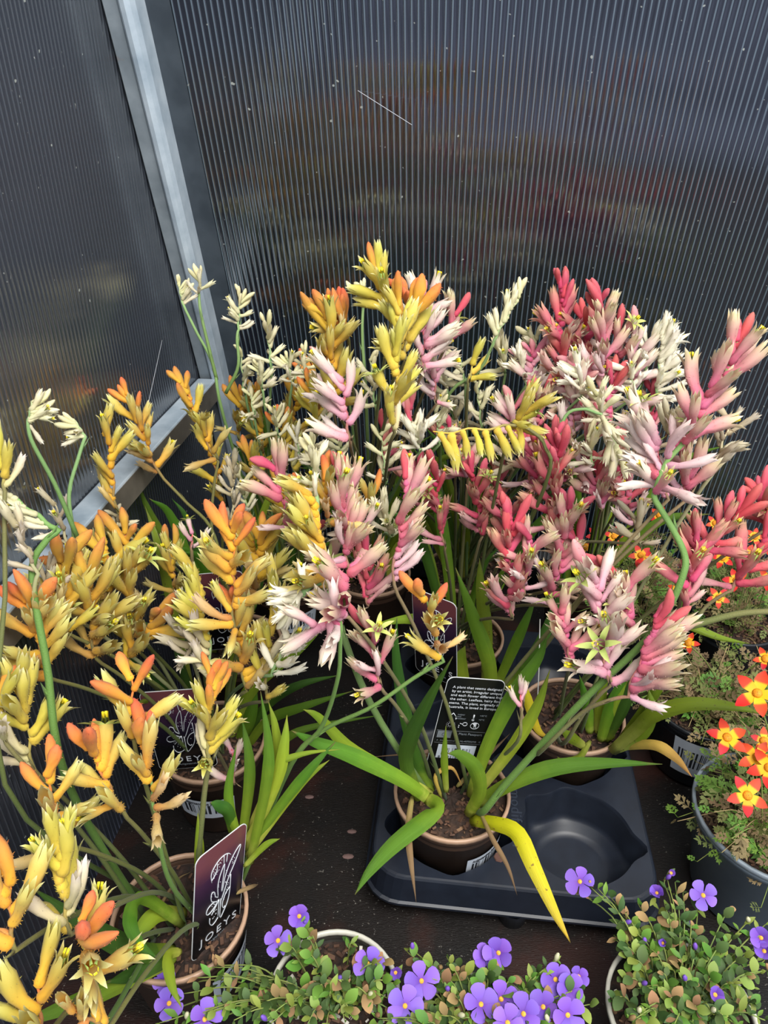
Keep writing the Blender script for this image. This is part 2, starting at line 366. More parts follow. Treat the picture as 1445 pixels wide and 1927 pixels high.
def barcode_mat():
    m, nt, b = new_mat('barcode_sticker')
    tc = nt.nodes.new('ShaderNodeTexCoord'); sp = nt.nodes.new('ShaderNodeSeparateXYZ'); nt.links.new(tc.outputs['UV'], sp.inputs[0])
    def math(op, a, b_=None, c=None):
        n_ = node(nt, 'ShaderNodeMath', operation=op)
        for i, x in enumerate((a, b_, c)):
            if x is None: continue
            if isinstance(x, (int, float)): n_.inputs[i].default_value = x
            else: nt.links.new(x, n_.inputs[i])
        return n_.outputs[0]
    wn = node(nt, 'ShaderNodeTexWhiteNoise', noise_dimensions='1D'); nt.links.new(math('FLOOR', math('MULTIPLY', sp.outputs['X'], 64)), wn.inputs['W'])
    bars = math('GREATER_THAN', wn.outputs['Value'], .47)
    inx = math('MULTIPLY', math('GREATER_THAN', sp.outputs['X'], .12), math('LESS_THAN', sp.outputs['X'], .88))
    iny = math('MULTIPLY', math('GREATER_THAN', sp.outputs['Y'], .24), math('LESS_THAN', sp.outputs['Y'], .74))
    f = math('MULTIPLY', bars, math('MULTIPLY', inx, iny))
    mx = node(nt, 'ShaderNodeMix', data_type='RGBA'); nt.links.new(f, mx.inputs[0]); mx.inputs[6].default_value = lin((196, 204, 216)); mx.inputs[7].default_value = lin((40, 42, 48))
    nt.links.new(mx.outputs[2], b.inputs['Base Color']); b.inputs['Roughness'].default_value = .45; return m
STICK = barcode_mat(); INK = plain('black_ink', (34, 36, 42), .5)
def pot(root, r, h, body, rim, sticker=None, stick_up=.5, seg=44, soil_drop=.012, flat=False, perlite=False, lip=True):
    """parts of a round plastic pot standing at the root's origin"""
    rb = r*.76
    mb = MB(); mb.lathe([(.001, .001), (rb-.003, .001), (rb, .004), (r*.97-.001, h-.012), (r-.0005, h-.011), (r-.0003, h-.002), (r-.0022, h-.0018), (r*.955, h-.013), (rb-.002, .006), (.001, .005)], seg)
    po = put('pot', mb.mesh('pot', body), root)
    rm = MB(); rm.lathe([(r-.001, h-.006), (r+.0006, h-.005), (r+.0008, h-.0006), (r-.0002, h+.0003), (r-.0026, h), (r-.003, h-.003), (r-.0026, h-.006), (r-.001, h-.006)], seg)
    put('rim', rm.mesh('rim', rim), po, label='pale rim of the pot')
    if sticker is not None:
        a0, a1, z0, z1 = sticker; sm = MB(); vs_, uv, fs = [], [], []; N = 12
        for j, z in enumerate((z0, z1)):
            for i in range(N+1):
                q = a0+(a1-a0)*i/N; R = rb+(r*.97-rb)*(z/(h-.012))+.0009; vs_.append(V((R*cos(q), R*sin(q), z))); uv.append((i/N, j))
        vs_ += [V((v.x*.992, v.y*.992, v.z)) for v in vs_]; M = 2*(N+1)
        fs = [(i, i+1, N+2+i, N+1+i) for i in range(N)]
        uv += uv
        sm.add(vs_, fs, uv); st = put('sticker', sm.mesh('sticker', STICK), po, label='white barcode sticker on the pot')
        if body is POT_BROWN:
            tx = MB(); vv_, ff_ = text_mesh('Anigozanthos Joeys', .0062, None, depth=.0002)
            wd = max(v.x for v in vv_); pts = []
            for v in vv_:
                q = a0+(a1-a0)*(.12+.66*v.x/wd); z = z0+(z1-z0)*.79+v.y; R = rb+(r*.97-rb)*(z/(h-.012))+.0011+v.z
                pts.append(V((R*cos(q), R*sin(q), z)))
            tx.add(pts, ff_); put('lettering', tx.mesh('lettering', INK, False), po)
    # soil: an uneven disc with bark chips lying in it
    sb = MB(); R = r*.945; zs = h-soil_drop; vs_ = [V((0, 0, zs+.003))]; fs = []; rn = [V((0, 0, 0))]
    NR, NS = 7, 30
    for j in range(1, NR+1):
        for i in range(NS):
            q = 2*pi*i/NS; rr_ = R*j/NR*(1-.03*(j < NR)*random.random())
            vs_.append(V((rr_*cos(q), rr_*sin(q), zs+random.uniform(-.0025, .0025)*(j < NR)+.003*(1-j/NR))))
    for i in range(NS): fs.append((0, 1+i, 1+(i+1) % NS))
    for j in range(NR-1):
        for i in range(NS):
            a = 1+j*NS; fs.append((a+i, a+NS+i, a+NS+(i+1) % NS, a+(i+1) % NS))
    sb.add(vs_, fs)
    if not flat:
        for k in range(240):
            q, rr_ = random.uniform(0, 2*pi), R*.95*sqrt(random.random()); s = random.uniform(.001, .0048)
            rot = Matrix.Rotation(random.uniform(0, 6.3), 3, 'Z') @ Matrix.Rotation(random.uniform(-.7, .7), 3, 'X')
            sb.box((rr_*cos(q), rr_*sin(q), zs+.003+random.uniform(-.001, .002)), (s*1.5, s*.7, s*.35), rot, 2 if (perlite and k % 4 == 0) else (3 if k % 5 == 0 else 1))
    so = put('soil', sb.mesh('soil', [SOIL, CHIP, PERL, CHIP2], False), root); so['kind'] = 'stuff'
# ------------------------------------------------------------------ plant tags
def tag_print():
    m, nt, b = new_mat('tag_print')
    tc = nt.nodes.new('ShaderNodeTexCoord'); sp = nt.nodes.new('ShaderNodeSeparateXYZ'); nt.links.new(tc.outputs['UV'], sp.inputs[0])
    a = node(nt, 'ShaderNodeMath', operation='MULTIPLY_ADD'); a.inputs[1].default_value = .22; nt.links.new(noise(nt, 30, 3), a.inputs[0]); nt.links.new(sp.outputs['Y'], a.inputs[2])
    c = ramp(nt, [(.42, (12, 12, 14)), (.62, (30, 22, 40)), (.82, (56, 32, 56)), (1.0, (104, 58, 62))], a.outputs[0])
    nt.links.new(c, b.inputs['Base Color']); b.inputs['Roughness'].default_value = .25; return m
TAGP = tag_print(); TAGB = plain('black_tag_card', (14, 15, 17), .3); TAGW = plain('white_card_edge', (205, 208, 210), .5); PRINT = plain('white_print', (196, 200, 206), .5)
GREYP = plain('grey_print', (112, 118, 124), .5)
EMBLEM = [  # outlines of the printed paw flower, in tag units (across, down)
    [(.33, .33), (.31, .25), (.36, .2), (.45, .165), (.55, .155), (.64, .17), (.69, .2)],
    [(.56, .50), (.60, .38), (.69, .27), (.80, .2), (.885, .175), (.87, .22), (.78, .32), (.68, .41), (.60, .52), (.555, .58)],
    [(.48, .53), (.46, .42), (.49, .33), (.56, .25), (.575, .255), (.57, .33), (.55, .44), (.545, .5)],
    [(.32, .31), (.37, .29), (.42, .25), (.43, .19)], [(.55, .16), (.56, .24)], [(.62, .165), (.61, .24)],
    [(.48, .53), (.42, .5), (.40, .45), (.35, .435), (.33, .47), (.35, .52), (.42, .55), (.47, .57)],
    [(.47, .565), (.38, .545), (.28, .56), (.25, .60), (.29, .625), (.37, .615), (.44, .59), (.49, .56)],
    [(.50, .56), (.42, .62), (.36, .66)],
    [(.33, .68), (.33, .73), (.38, .77), (.44, .765), (.50, .74)], [(.50, .56), (.50, .74)],
    [(.54, .57), (.54, .76), (.62, .72), (.69, .65), (.72, .55), (.72, .40)],
    [(.72, .52), (.64, .55), (.585, .61), (.58, .66), (.61, .69), (.64, .68)]]
def plant_tag(label, bl, ex, ey, w=.056, h=.13, front=True, back=False, low=.04):
    """card on its edge: bl = lower left corner, ex and ey its directions; low = share stuck into the soil"""
    ex = ex.normalized(); ey = (ey-ex*ey.dot(ex)).normalized(); nz = ex.cross(ey)
    t = thing('plant_tag', label, 'tag', bl, 'plant tags')
    def W(u, v, z=0): return ex*(u*w)+ey*((1-v)*h)+nz*z
    out = [(x, y) for x, y in rrect(w, h, .007, 5)]
    def plate(z0, z1, ins, mat, nm, parent):
        pm = MB(); N = len(out); s = [(w/2+(x-w/2)*(1-ins*2/w), h/2+(y-h/2)*(1-ins*2/h)) for x, y in out]
        vs_ = [ex*x+ey*y+nz*z0 for x, y in s]+[ex*x+ey*y+nz*z1 for x, y in s]; uv = [(x/w, y/h) for x, y in s]*2
        pm.add(vs_, [tuple(range(N))[::-1], tuple(range(N, 2*N))]+[(i, (i+1) % N, N+(i+1) % N, N+i) for i in range(N)], uv)
        return put(nm, pm.mesh(nm, mat, False), parent)
    card = plate(-.0004, .0003, 0, TAGW, 'card', t)
    pr = plate(.0003, .00042, .0005, TAGB if back else TAGP, 'printed_face', t)
    plate(-.0005, -.0004, .0005, TAGB if not back else TAGP, 'printed_face', t)
    Z = .0007
    def txt(s, u, v, size, mat=PRINT, align='LEFT', spacing=1, nm='lettering', target=None):
        mb = target or MB(); vv_, ff_ = text_mesh(s, size, None, align, .00008, spacing)
        mb.add([W(u, v)+ex*q.x+ey*q.y+nz*(Z+q.z) for q in vv_], ff_)
        return mb
    if not back:
        em = MB()
        for ln in EMBLEM:
            pts = spline([W(a, b_, Z) for a, b_ in ln], max(6, len(ln)*3)); em.tube(pts, .00042, 5)
        for k in range(70):     # dots between the outlines
            a, b_ = random.choice([(.40, .27), (.47, .22), (.52, .42), (.66, .36), (.76, .28), (.63, .58), (.42, .68), (.66, .48), (.38, .6), (.39, .49)])
            p = W(a+random.uniform(-.045, .045), b_+random.uniform(-.045, .045), Z-.0002); em.box(p, (.0005, .0005, .0005))
        put('emblem', em.mesh('emblem', PRINT), pr, label='white line drawing of a kangaroo paw flower')
        lt_ = txt('JOEYS', .53, .90, .0125, PRINT, 'CENTER', 1.35)
        put('lettering', lt_.mesh('lettering', PRINT, False), pr)
        l2 = txt('Anigozanthos', .53, .945, .0042, GREYP, 'CENTER'); put('lettering', l2.mesh('lettering', GREYP, False), pr)
    else:
        L_ = MB()
        for i, s in enumerate(('A plant that seems designed', 'by an artist. Irregular unique', 'and each flower different from', 'the other. Leafless, hairy flower', 'stems. The plant, originally from', 'Australia, is loved in Europe.')):
            txt(s, .12, .085+.033*i, .0043*1.0, target=L_)
        put('lettering', L_.mesh('lettering', PRINT, False), pr)
        K = MB()
        def poly(pts, r=.0003): K.tube([W(a, b_, Z) for a, b_ in pts], r, 4)
        def circ(cu, cv, r, n=18): poly([(cu+r*cos(2*pi*i/n), cv+r*w/h*sin(2*pi*i/n)) for i in range(n+1)])
        poly([(.19, .325), (.25, .295), (.31, .325)], .0005); poly([(.21, .325), (.21, .35), (.24, .35)]); poly([(.24, .335), (.24, .35)], .0006); poly([(.315, .335), (.315, .35)], .0006)
        poly([(.62, .30), (.62, .335)], .0008); circ(.62, .345, .018)
        for i in range(12):
            q = 2*pi*i/12; poly([(.25+.065*cos(q), .395+.065*w/h*sin(q)), (.25+.08*cos(q), .395+.08*w/h*sin(q))], .0002)
        circ(.25, .395, .045); poly([(.265, .38), (.265, .41)], .0009)
        circ(.50, .385, .04); poly([(.47, .39), (.41, .38)]); K.box(W(.40, .40, Z), (.0008,)*3); K.box(W(.40, .415, Z), (.0008,)*3)
        circ(.68, .395, .075, 24); poly([(.64, .375), (.72, .415)], .0004); poly([(.67, .372), (.67, .418)], .0005); poly([(.695, .372), (.695, .418)], .0005)
        put('care_symbols', K.mesh('care_symbols', PRINT), pr, label='white care symbols printed on the tag')
        S = MB(); txt('indoor\nand\noutdoor', .33, .31, .0027, target=S); txt('+40°C', .72, .31, .0027, target=S); txt('+5°C', .72, .345, .0027, target=S)
        txt('Plant Passport', .86, .482, .0042, align='RIGHT', target=S); txt('A  Anigozanthos   B  NL-407332755   C   D  NL', .07, .545, .0028, target=S)
        for ln in ([(.04, .45), (.90, .45), (.90, .56), (.04, .56), (.04, .45)],): S.tube([W(a, b_, Z) for a, b_ in ln], .0001, 4)
        put('small_print', S.mesh('small_print', GREYP, False), pr)
        fg = MB(); fg.add([W(.06, .455, Z), W(.06, .515, Z), W(.31, .515, Z), W(.31, .455, Z)], [(0, 1, 2, 3)])
        put('printed_flag', fg.mesh('printed_flag', GREYP, False), pr, label='grey printed rectangle with a ring')
        fr = MB(); fr.tube([W(.185+.04*cos(2*pi*i/16), .485+.04*w/h*sin(2*pi*i/16), Z+.0002) for i in range(17)], .00015, 4); put('printed_ring', fr.mesh('printed_ring', TAGB), pr)
        bc = MB(); bc.add([W(.13, .70, Z), W(.82, .70, Z), W(.82, .575, Z), W(.13, .575, Z)], [(0, 1, 2, 3)], [(0, 0), (1, 0), (1, 1), (0, 1)])
        put('barcode', bc.mesh('barcode', STICK, False), pr, label='white barcode panel printed on the tag')
        dg = txt('8 713516 067945', .17, .697, .0046, INK, spacing=1.15); bo = put('lettering', dg.mesh('lettering', INK, False), pr); bo.location = nz*.0003
    return t
# ------------------------------------------------------------------ kangaroo paw flowers
FAM = {  # colours along a flower from its base to its tip: open flower, bud, faded flower
 'orange': ([(.0, (234, 178, 50)), (.25, (226, 174, 66)), (.6, (204, 178, 88)), (.9, (206, 200, 122)), (1, (236, 226, 180))],
            [(.0, (234, 172, 46)), (.5, (230, 154, 64)), (1, (220, 112, 72))],
            [(.0, (214, 146, 66)), (.5, (214, 180, 110)), (1, (226, 204, 160))]),
 'gold':   ([(.0, (226, 172, 44)), (.3, (212, 170, 56)), (.6, (188, 168, 72)), (.9, (196, 188, 104)), (1, (232, 222, 170))],
            [(.0, (226, 176, 48)), (.6, (210, 162, 62)), (1, (206, 126, 66))],
            [(.0, (188, 140, 58)), (.5, (186, 156, 82)), (1, (206, 190, 136))]),
 'yellow': ([(.0, (222, 192, 74)), (.3, (212, 190, 70)), (.65, (196, 184, 78)), (.9, (206, 198, 110)), (1, (238, 230, 190))],
            [(.0, (232, 188, 58)), (.5, (226, 164, 60)), (1, (220, 116, 66))],
            [(.0, (214, 204, 140)), (.5, (218, 206, 168)), (1, (226, 214, 206))]),
 'pink':   ([(.0, (216, 100, 134)), (.25, (210, 118, 136)), (.6, (206, 162, 150)), (.9, (206, 192, 148)), (1, (240, 226, 206))],
            [(.0, (206, 76, 104)), (.5, (206, 82, 100)), (1, (204, 104, 104))],
            [(.0, (216, 150, 170)), (.5, (222, 190, 190)), (1, (232, 216, 206))]),
 'coral':  ([(.0, (206, 68, 100)), (.3, (208, 88, 108)), (.65, (204, 126, 120)), (1, (198, 170, 132))],
            [(.0, (202, 62, 92)), (.5, (208, 78, 98)), (1, (208, 104, 106))],
            [(.0, (206, 110, 130)), (.5, (214, 158, 160)), (1, (222, 196, 178))]),
 'pale':   ([(.0, (218, 140, 164)), (.3, (220, 172, 180)), (.6, (220, 196, 186)), (1, (228, 220, 192))],
            [(.0, (212, 100, 132)), (.5, (214, 128, 144)), (1, (216, 160, 156))],
            [(.0, (222, 176, 190)), (.5, (228, 208, 202)), (1, (234, 226, 214))]),
 'cream':  ([(.0, (206, 204, 160)), (.4, (222, 216, 174)), (1, (232, 226, 196))],
            [(.0, (204, 204, 156)), (.5, (224, 216, 166)), (1, (232, 224, 184))],
            [(.0, (206, 198, 166)), (.5, (224, 216, 188)), (1, (230, 222, 202))]),
 'white':  ([(.0, (228, 224, 196)), (.4, (236, 230, 206)), (1, (240, 236, 218))],
            [(.0, (224, 220, 184)), (.5, (234, 228, 196)), (1, (236, 230, 204))],
            [(.0, (222, 214, 190)), (.5, (232, 226, 206)), (1, (236, 230, 216))]),
 'dry':    ([(.0, (172, 156, 120)), (.4, (196, 182, 148)), (1, (214, 206, 182))],
            [(.0, (176, 164, 128)), (.5, (196, 184, 150)), (1, (204, 196, 170))],
            [(.0, (170, 152, 120)), (.5, (196, 182, 154)), (1, (216, 206, 190))]),
}
LOBE = leafy('green_star_lobe', [(0, (150, 176, 60)), (.5, (170, 196, 96)), (1, (206, 210, 128))], .6, .3)
ANTH = plain('yellow_anther', (234, 214, 40), .6)
FM = {}
for k, (a, b_, c) in FAM.items():
    for nm, st in (('open', a), ('bud', b_), ('old', c)):
        FM[k, nm] = leafy(f'{k}_{nm}_petal', st, .62, .22, .10, .012, sheen=.12, bmp=.35)
SHAPES = {}
def flower_mesh(fam, form, var):
    key = (fam, form, var)
    if key in SHAPES: return SHAPES[key]
    rnd = random.Random(sum(map(ord, form))*7+var*131)
    SEG = 12; vs_, uv, fs, mi = [], [], [], []
    if form in ('bud', 'longbud'):
        prof_ = [(.0, .028), (.03, .075), (.09, .098), (.18, .085), (.3, .09), (.48, .118), (.66, .135), (.82, .115), (.93, .07), (.985, .03)]
        if form == 'bud': prof_ = [(a, r*1.35) for a, r in prof_]
    elif form == 'old':
        prof_ = [(.0, .024), (.04, .06), (.12, .08), (.26, .06), (.45, .085), (.6, .1), (.68, .09)]
    else:
        prof_ = [(.0, .028), (.03, .08), (.09, .106), (.18, .09), (.3, .084), (.42, .108), (.56, .124), (.68, .126)]
    c = (.16, .38, -.12, .27, .5)[var % 5]*(1 if form != 'old' else 1.7)
    ex_ = rnd.uniform(1.6, 2.6)
    def cl(t): return V((c*t**ex_, 0, t*(1-.05*c)))
    def frame(t):
        d = (cl(t+.01)-cl(t-.01 if t > .01 else 0)).normalized(); y = V((0, 1, 0)); x = y.cross(d).normalized(); return x, y, d
    for t, r in prof_:
        x, y, d = frame(t); wob = rnd.uniform(.95, 1.05)
        for k in range(SEG):
            q = 2*pi*k/SEG; g = 1+(.05*cos(6*q) if .25 < t < .9 else 0)
            vs_.append(cl(t)+x*(r*g*wob*cos(q)*1.0)+y*(r*g*wob*sin(q)*.86)); uv.append((k/SEG, t))
    NR = len(prof_)
    for j in range(NR-1):
        for k in range(SEG):
            k2 = (k+1) % SEG; fs.append((j*SEG+k, j*SEG+k2, (j+1)*SEG+k2, (j+1)*SEG+k)); mi.append(0)
    fs.append(tuple(range(SEG))[::-1]); mi.append(0)
    top = (NR-1)*SEG
    if form in ('bud', 'longbud'):
        x, y, d = frame(1); vs_.append(cl(1)); uv.append((.5, 1))
        for k in range(SEG): fs.append((top+k, top+(k+1) % SEG, len(vs_)-1)); mi.append(0)
    else:
        t0 = prof_[-1][0]; x, y, d = frame(t0); cen = cl(t0)
        for l in range(6):
            q = 2*pi*(2*l+1)/SEG; jit = rnd.uniform(-.12, .14); rad = x*cos(q)+y*(sin(q)*.86)
            tang = (-x*sin(q)+y*cos(q)).normalized()
            if form == 'star': fl, ln, cu = rnd.uniform(1.15, 1.4), .36, .25
            elif form == 'old': fl, ln, cu = rnd.uniform(-.25, .2), rnd.uniform(.18, .26), rnd.uniform(-.2, .55)
            elif form == 'spread': fl, ln, cu = rnd.uniform(.05, .32), rnd.uniform(.24, .32), rnd.uniform(.1, .8)
            else: fl, ln, cu = rnd.uniform(-.2, .06), rnd.uniform(.22, .30), rnd.uniform(-.15, .3)
            ln *= .92 if form != 'star' else .85; fl += jit
            fl += -.25*cos(q) if form in ('open', 'spread') else 0
            i0, i1, i2 = top+2*l, top+(2*l+1), top+(2*l+2) % SEG
            prev = (i0, i1, i2); p = vs_[i1].copy(); ang = fl; m = 1 if form == 'star' else 0
            for s, wd in ((.3, .046), (.7, .034)):
                p = p+(d*cos(ang)+rad*sin(ang))*(ln*.35); ang += cu*.5
                out_n = (rad*cos(ang)-d*sin(ang))
                a = len(vs_); tt = t0+(1-t0)*s
                w_ = wd*(1.25 if form == 'star' else 1)
                vs_ += [p-tang*w_-out_n*.012, p+out_n*.008, p+tang*w_-out_n*.012]; uv += [(0, tt), (.5, tt), (1, tt)]
                for e in range(2): fs.append((prev[e], prev[e+1], a+e+1, a+e)); mi.append(m)
                prev = (a, a+1, a+2)
            p = p+(d*cos(ang)+rad*sin(ang))*(ln*.42); vs_.append(p); uv.append((.5, 1)); a = len(vs_)-1
            for e in range(2): fs.append((prev[e], prev[e+1], a)); mi.append(m)
        if form in ('star', 'spread'):
            # stamens: thin wedges rising out of the throat, joined to the tube wall
            for l in range(6):
                q = 2*pi*(2*l+.6)/SEG; b0 = top-SEG+2*l
                tip = cen+d*(.17 if form == 'star' else .2)+(x*cos(q)+y*sin(q))*.05; side = (y*cos(q)-x*sin(q))*.02
                a = len(vs_); vs_ += [tip-side-d*.06, tip+side-d*.06, tip+side+d*.04, tip-side+d*.04]; uv += [(0, .5)]*4
                fs.append((b0, a, a+1)); mi.append(1); fs.append((a, a+1, a+2, a+3)); mi.append(2)
    # short woolly hairs, each growing from a vertex of the tube
    for j in range(1, NR-1):
        for k in range(SEG):
            if rnd.random() > .62: continue
            v0 = j*SEG+k; t = prof_[j][0]; n_ = (vs_[v0]-cl(t)).normalized(); x, y, d = frame(t)
            side = d.cross(n_)*.008; h_ = n_*rnd.uniform(.022, .045)+d*rnd.uniform(-.005, .03)
            a = len(vs_); vs_ += [vs_[v0]+side+d*.01, vs_[v0]+h_]; uv += [(0, min(1, t+.25))]*2; fs.append((v0, a, a+1)); mi.append(0)
    matn = 'bud' if 'bud' in form else ('old' if form == 'old' else 'open')
    me = mesh('flower', vs_, fs, [FM[fam, matn], LOBE, ANTH], uv, mi); SHAPES[key] = me; return me
STEM = {
 'green': leafy('woolly_green_stem', [(0, (78, 106, 40)), (.6, (96, 130, 66)), (1, (124, 156, 92))], .75, 0, .08, .01, sheen=.06, bmp=.6),
 'greyg': leafy('woolly_grey_stem', [(0, (88, 116, 56)), (.6, (124, 154, 100)), (1, (170, 178, 134))], .75, 0, .08, .01, sheen=.06, bmp=.6),
 'orange': leafy('woolly_orange_stem', [(0, (66, 88, 34)), (.55, (110, 104, 56)), (.75, (160, 108, 60)), (1, (224, 124, 50))], .75, 0, .08, .01, sheen=.06, bmp=.6),
 'yellow': leafy('woolly_yellow_stem', [(0, (66, 88, 34)), (.55, (112, 106, 66)), (.75, (180, 160, 80)), (1, (220, 176, 60))], .75, 0, .08, .01, sheen=.06, bmp=.6),
 'red': leafy('woolly_red_stem', [(0, (66, 88, 34)), (.5, (120, 104, 74)), (.75, (170, 92, 98)), (1, (206, 82, 100))], .75, 0, .08, .01, sheen=.06, bmp=.6),
 'dry': leafy('dry_stem', [(0, (116, 130, 80)), (.6, (156, 150, 116)), (1, (190, 180, 146))], .8, 0, .08, .01),
}
STEM_OF = dict(orange='orange', gold='orange', yellow='yellow', pink='red', coral='red', pale='red', cream='greyg', white='greyg', dry='dry')
VIEW = V((0, 0, CAM_H))
def orient(d, upv):
    """matrix whose Z runs along d and whose X leans towards upv"""
    d = d.normalized(); x = upv-d*upv.dot(d)
    x = x.normalized() if x.length > 1e-4 else d.orthogonal().normalized()
    y = d.cross(x); return Matrix((x, y, d)).transposed()
NFL = 0
def spike(root, fam, path, base, tip, n, L=.038, side='B', spread=1.0, pal=.25, bud=.28, arc=.0, droop=0, rad=.0019, hang=None, stem=None, label=None):
    """one flowering stem: path is the stalk up to base, the flowers sit between base and tip"""
    global NFL
    org = root.location; rg = random.Random(NFL*13+5)
    if (VIEW-base).length > .66 and n > 5 and not hang: n = round(n*1.25)
    ax = tip-base; ln = ax.length; R0 = ax.normalized()
    vd = (VIEW-(base+tip)*.5).normalized()
    S = R0.cross(vd); S = S.normalized() if S.length > .05 else V((1, 0, 0))
    if S.x < 0: S = -S
    Fd = R0.cross(S).normalized()
    if Fd.dot(vd) < 0: Fd = -Fd
    rach = [base+ax*s+S*(arc*ln*sin(pi*s))+S*(.018*ln*((-1)**i)) for i, s in enumerate([0, .2, .4, .6, .8, 1])]
    rach = spline(rach, 14)
    sp_ = spline(path+[base], max(6, 5*len(path))) if path else []
    pts = [p-org for p in (sp_[:-1]+rach)]
    m = len(pts); k0 = len(sp_) or 1
    rr_ = [rad*(1.15-.35*i/k0) if i < k0 else rad*(.78-.5*(i-k0)/(m-k0)) for i in range(m)]
    mb = MB(); mb.tube(pts, rr_, 7)
    # woolly hairs are in the material; small bracts sit at the forks
    for i in range(2, k0, 6):
        p = pts[i]; d = (pts[min(i+1, m-1)]-pts[i-1]).normalized(); o_ = d.orthogonal().normalized(); o_ = (Matrix.Rotation(rg.uniform(0, 6.28), 3, d) @ o_)
        mb.add([p, p+o_*rad*1.1+d*.001, p+o_*rad*2.2+d*.016, p-o_.cross(d)*rad*.9+d*.004], [(0, 1, 2), (0, 2, 3), (1, 3, 2), (0, 3, 1)], [(0, i/m)]*4)
    so = put('flower_stem', mb.mesh('flower_stem', STEM[stem or STEM_OF[fam]]), root)
    so['label'] = label or 'spike of '+dict(orange='orange', gold='gold', yellow='pale yellow', pink='pink', coral='coral red', pale='pale pink', cream='cream', white='white', dry='dried beige')[fam]+' woolly flowers'
    for i in range(n):
        s = (i+.5)/n; pos = rach[min(13, int(s*13.99))]
        q = s*13; a = int(min(q, 12)); pos = rach[a].lerp(rach[a+1], q-a)
        Rl = (rach[min(13, a+2)]-rach[max(0, a-1)]).normalized()
        if side == 'B': phi = (0 if rg.random() < .5 else pi)+rg.gauss(0, .8); phi = phi if rg.random() > .22 else pi/2+rg.gauss(0, .4)
        elif side == 'R': phi = rg.gauss(0.1, .5)
        elif side == 'L': phi = pi-rg.gauss(.1, .5)
        else: phi = rg.uniform(0, 2*pi)
        perp = S*cos(phi)+Fd*sin(phi)
        el = (1.25-.72*s)*spread*rg.uniform(.6, 1.4)
        d = Rl*cos(el)+perp*sin(el)+V((0, 0, -droop))
        if hang: d = V(hang)+V((rg.gauss(0, .12), rg.gauss(0, .12), rg.gauss(0, .1)))
        x = rg.random(); sc = L*1.1*rg.uniform(.78, 1.15)
        if s > 1-bud: form = 'longbud' if s < 1-bud*.45 else 'bud'; sc *= (.86 if form == 'longbud' else .5+.3*(1-s)/bud)
        elif s < pal: form = 'old' if x < .55 else ('open' if x < .8 else 'spread')
        else: form = 'star' if (x > .965 and (VIEW-base).length > .62 and fam not in ('white', 'cream', 'dry')) else ('spread' if x > .84 else 'open')
        if form == 'old': d = d+V((0, 0, -.18))
        me = flower_mesh(fam, form, rg.randrange(5))
        f = bpy.data.objects.new('bud' if 'bud' in form else 'flower', me); COL.objects.link(f); f.parent = so
        mt = orient(d, Rl+V((rg.gauss(0, .45), rg.gauss(0, .45), rg.gauss(0, .45)))).to_4x4()
        mt.translation = pos-org; f.matrix_local = mt @ Matrix.Diagonal((sc, sc, sc, 1)); NFL += 1
    return so
# ------------------------------------------------------------------ strap leaves
LEAF = {
 'green': leafy('strap_leaf_green', [(0, (190, 196, 84)), (.12, (138, 164, 46)), (.5, (94, 134, 34)), (.93, (80, 122, 34)), (1, (120, 110, 60))], .5, .3, .16, .015),
 'dark': leafy('strap_leaf_dark', [(0, (150, 170, 50)), (.2, (76, 112, 34)), (.6, (56, 94, 32)), (.95, (64, 104, 30)), (1, (110, 100, 60))], .5, .25, .14, .012),
 'lime': leafy('strap_leaf_lime', [(0, (204, 208, 96)), (.3, (158, 178, 50)), (.8, (130, 160, 44)), (1, (150, 160, 60))], .5, .34, .1, .01),
 'yellow': leafy('strap_leaf_yellow', [(0, (176, 180, 40)), (.2, (206, 204, 30)), (.7, (214, 196, 44)), (.93, (206, 170, 56)), (1, (60, 44, 34))], .45, .25, .05, .006, spots=(150, 120, 50)),
 'olive': leafy('strap_leaf_olive', [(0, (180, 186, 90)), (.3, (120, 140, 36)), (.8, (112, 136, 32)), (1, (100, 110, 40))], .4, .25, .1, .01, spots=(90, 92, 40)),
 'tan': leafy('strap_leaf_tan', [(0, (150, 150, 60)), (.3, (206, 176, 82)), (1, (176, 130, 72))], .6, .15, .1, .01),
 'brown': leafy('strap_leaf_dry', [(0, (160, 150, 80)), (.3, (150, 124, 84)), (1, (104, 84, 60))], .8, .1, .15, .01),
}
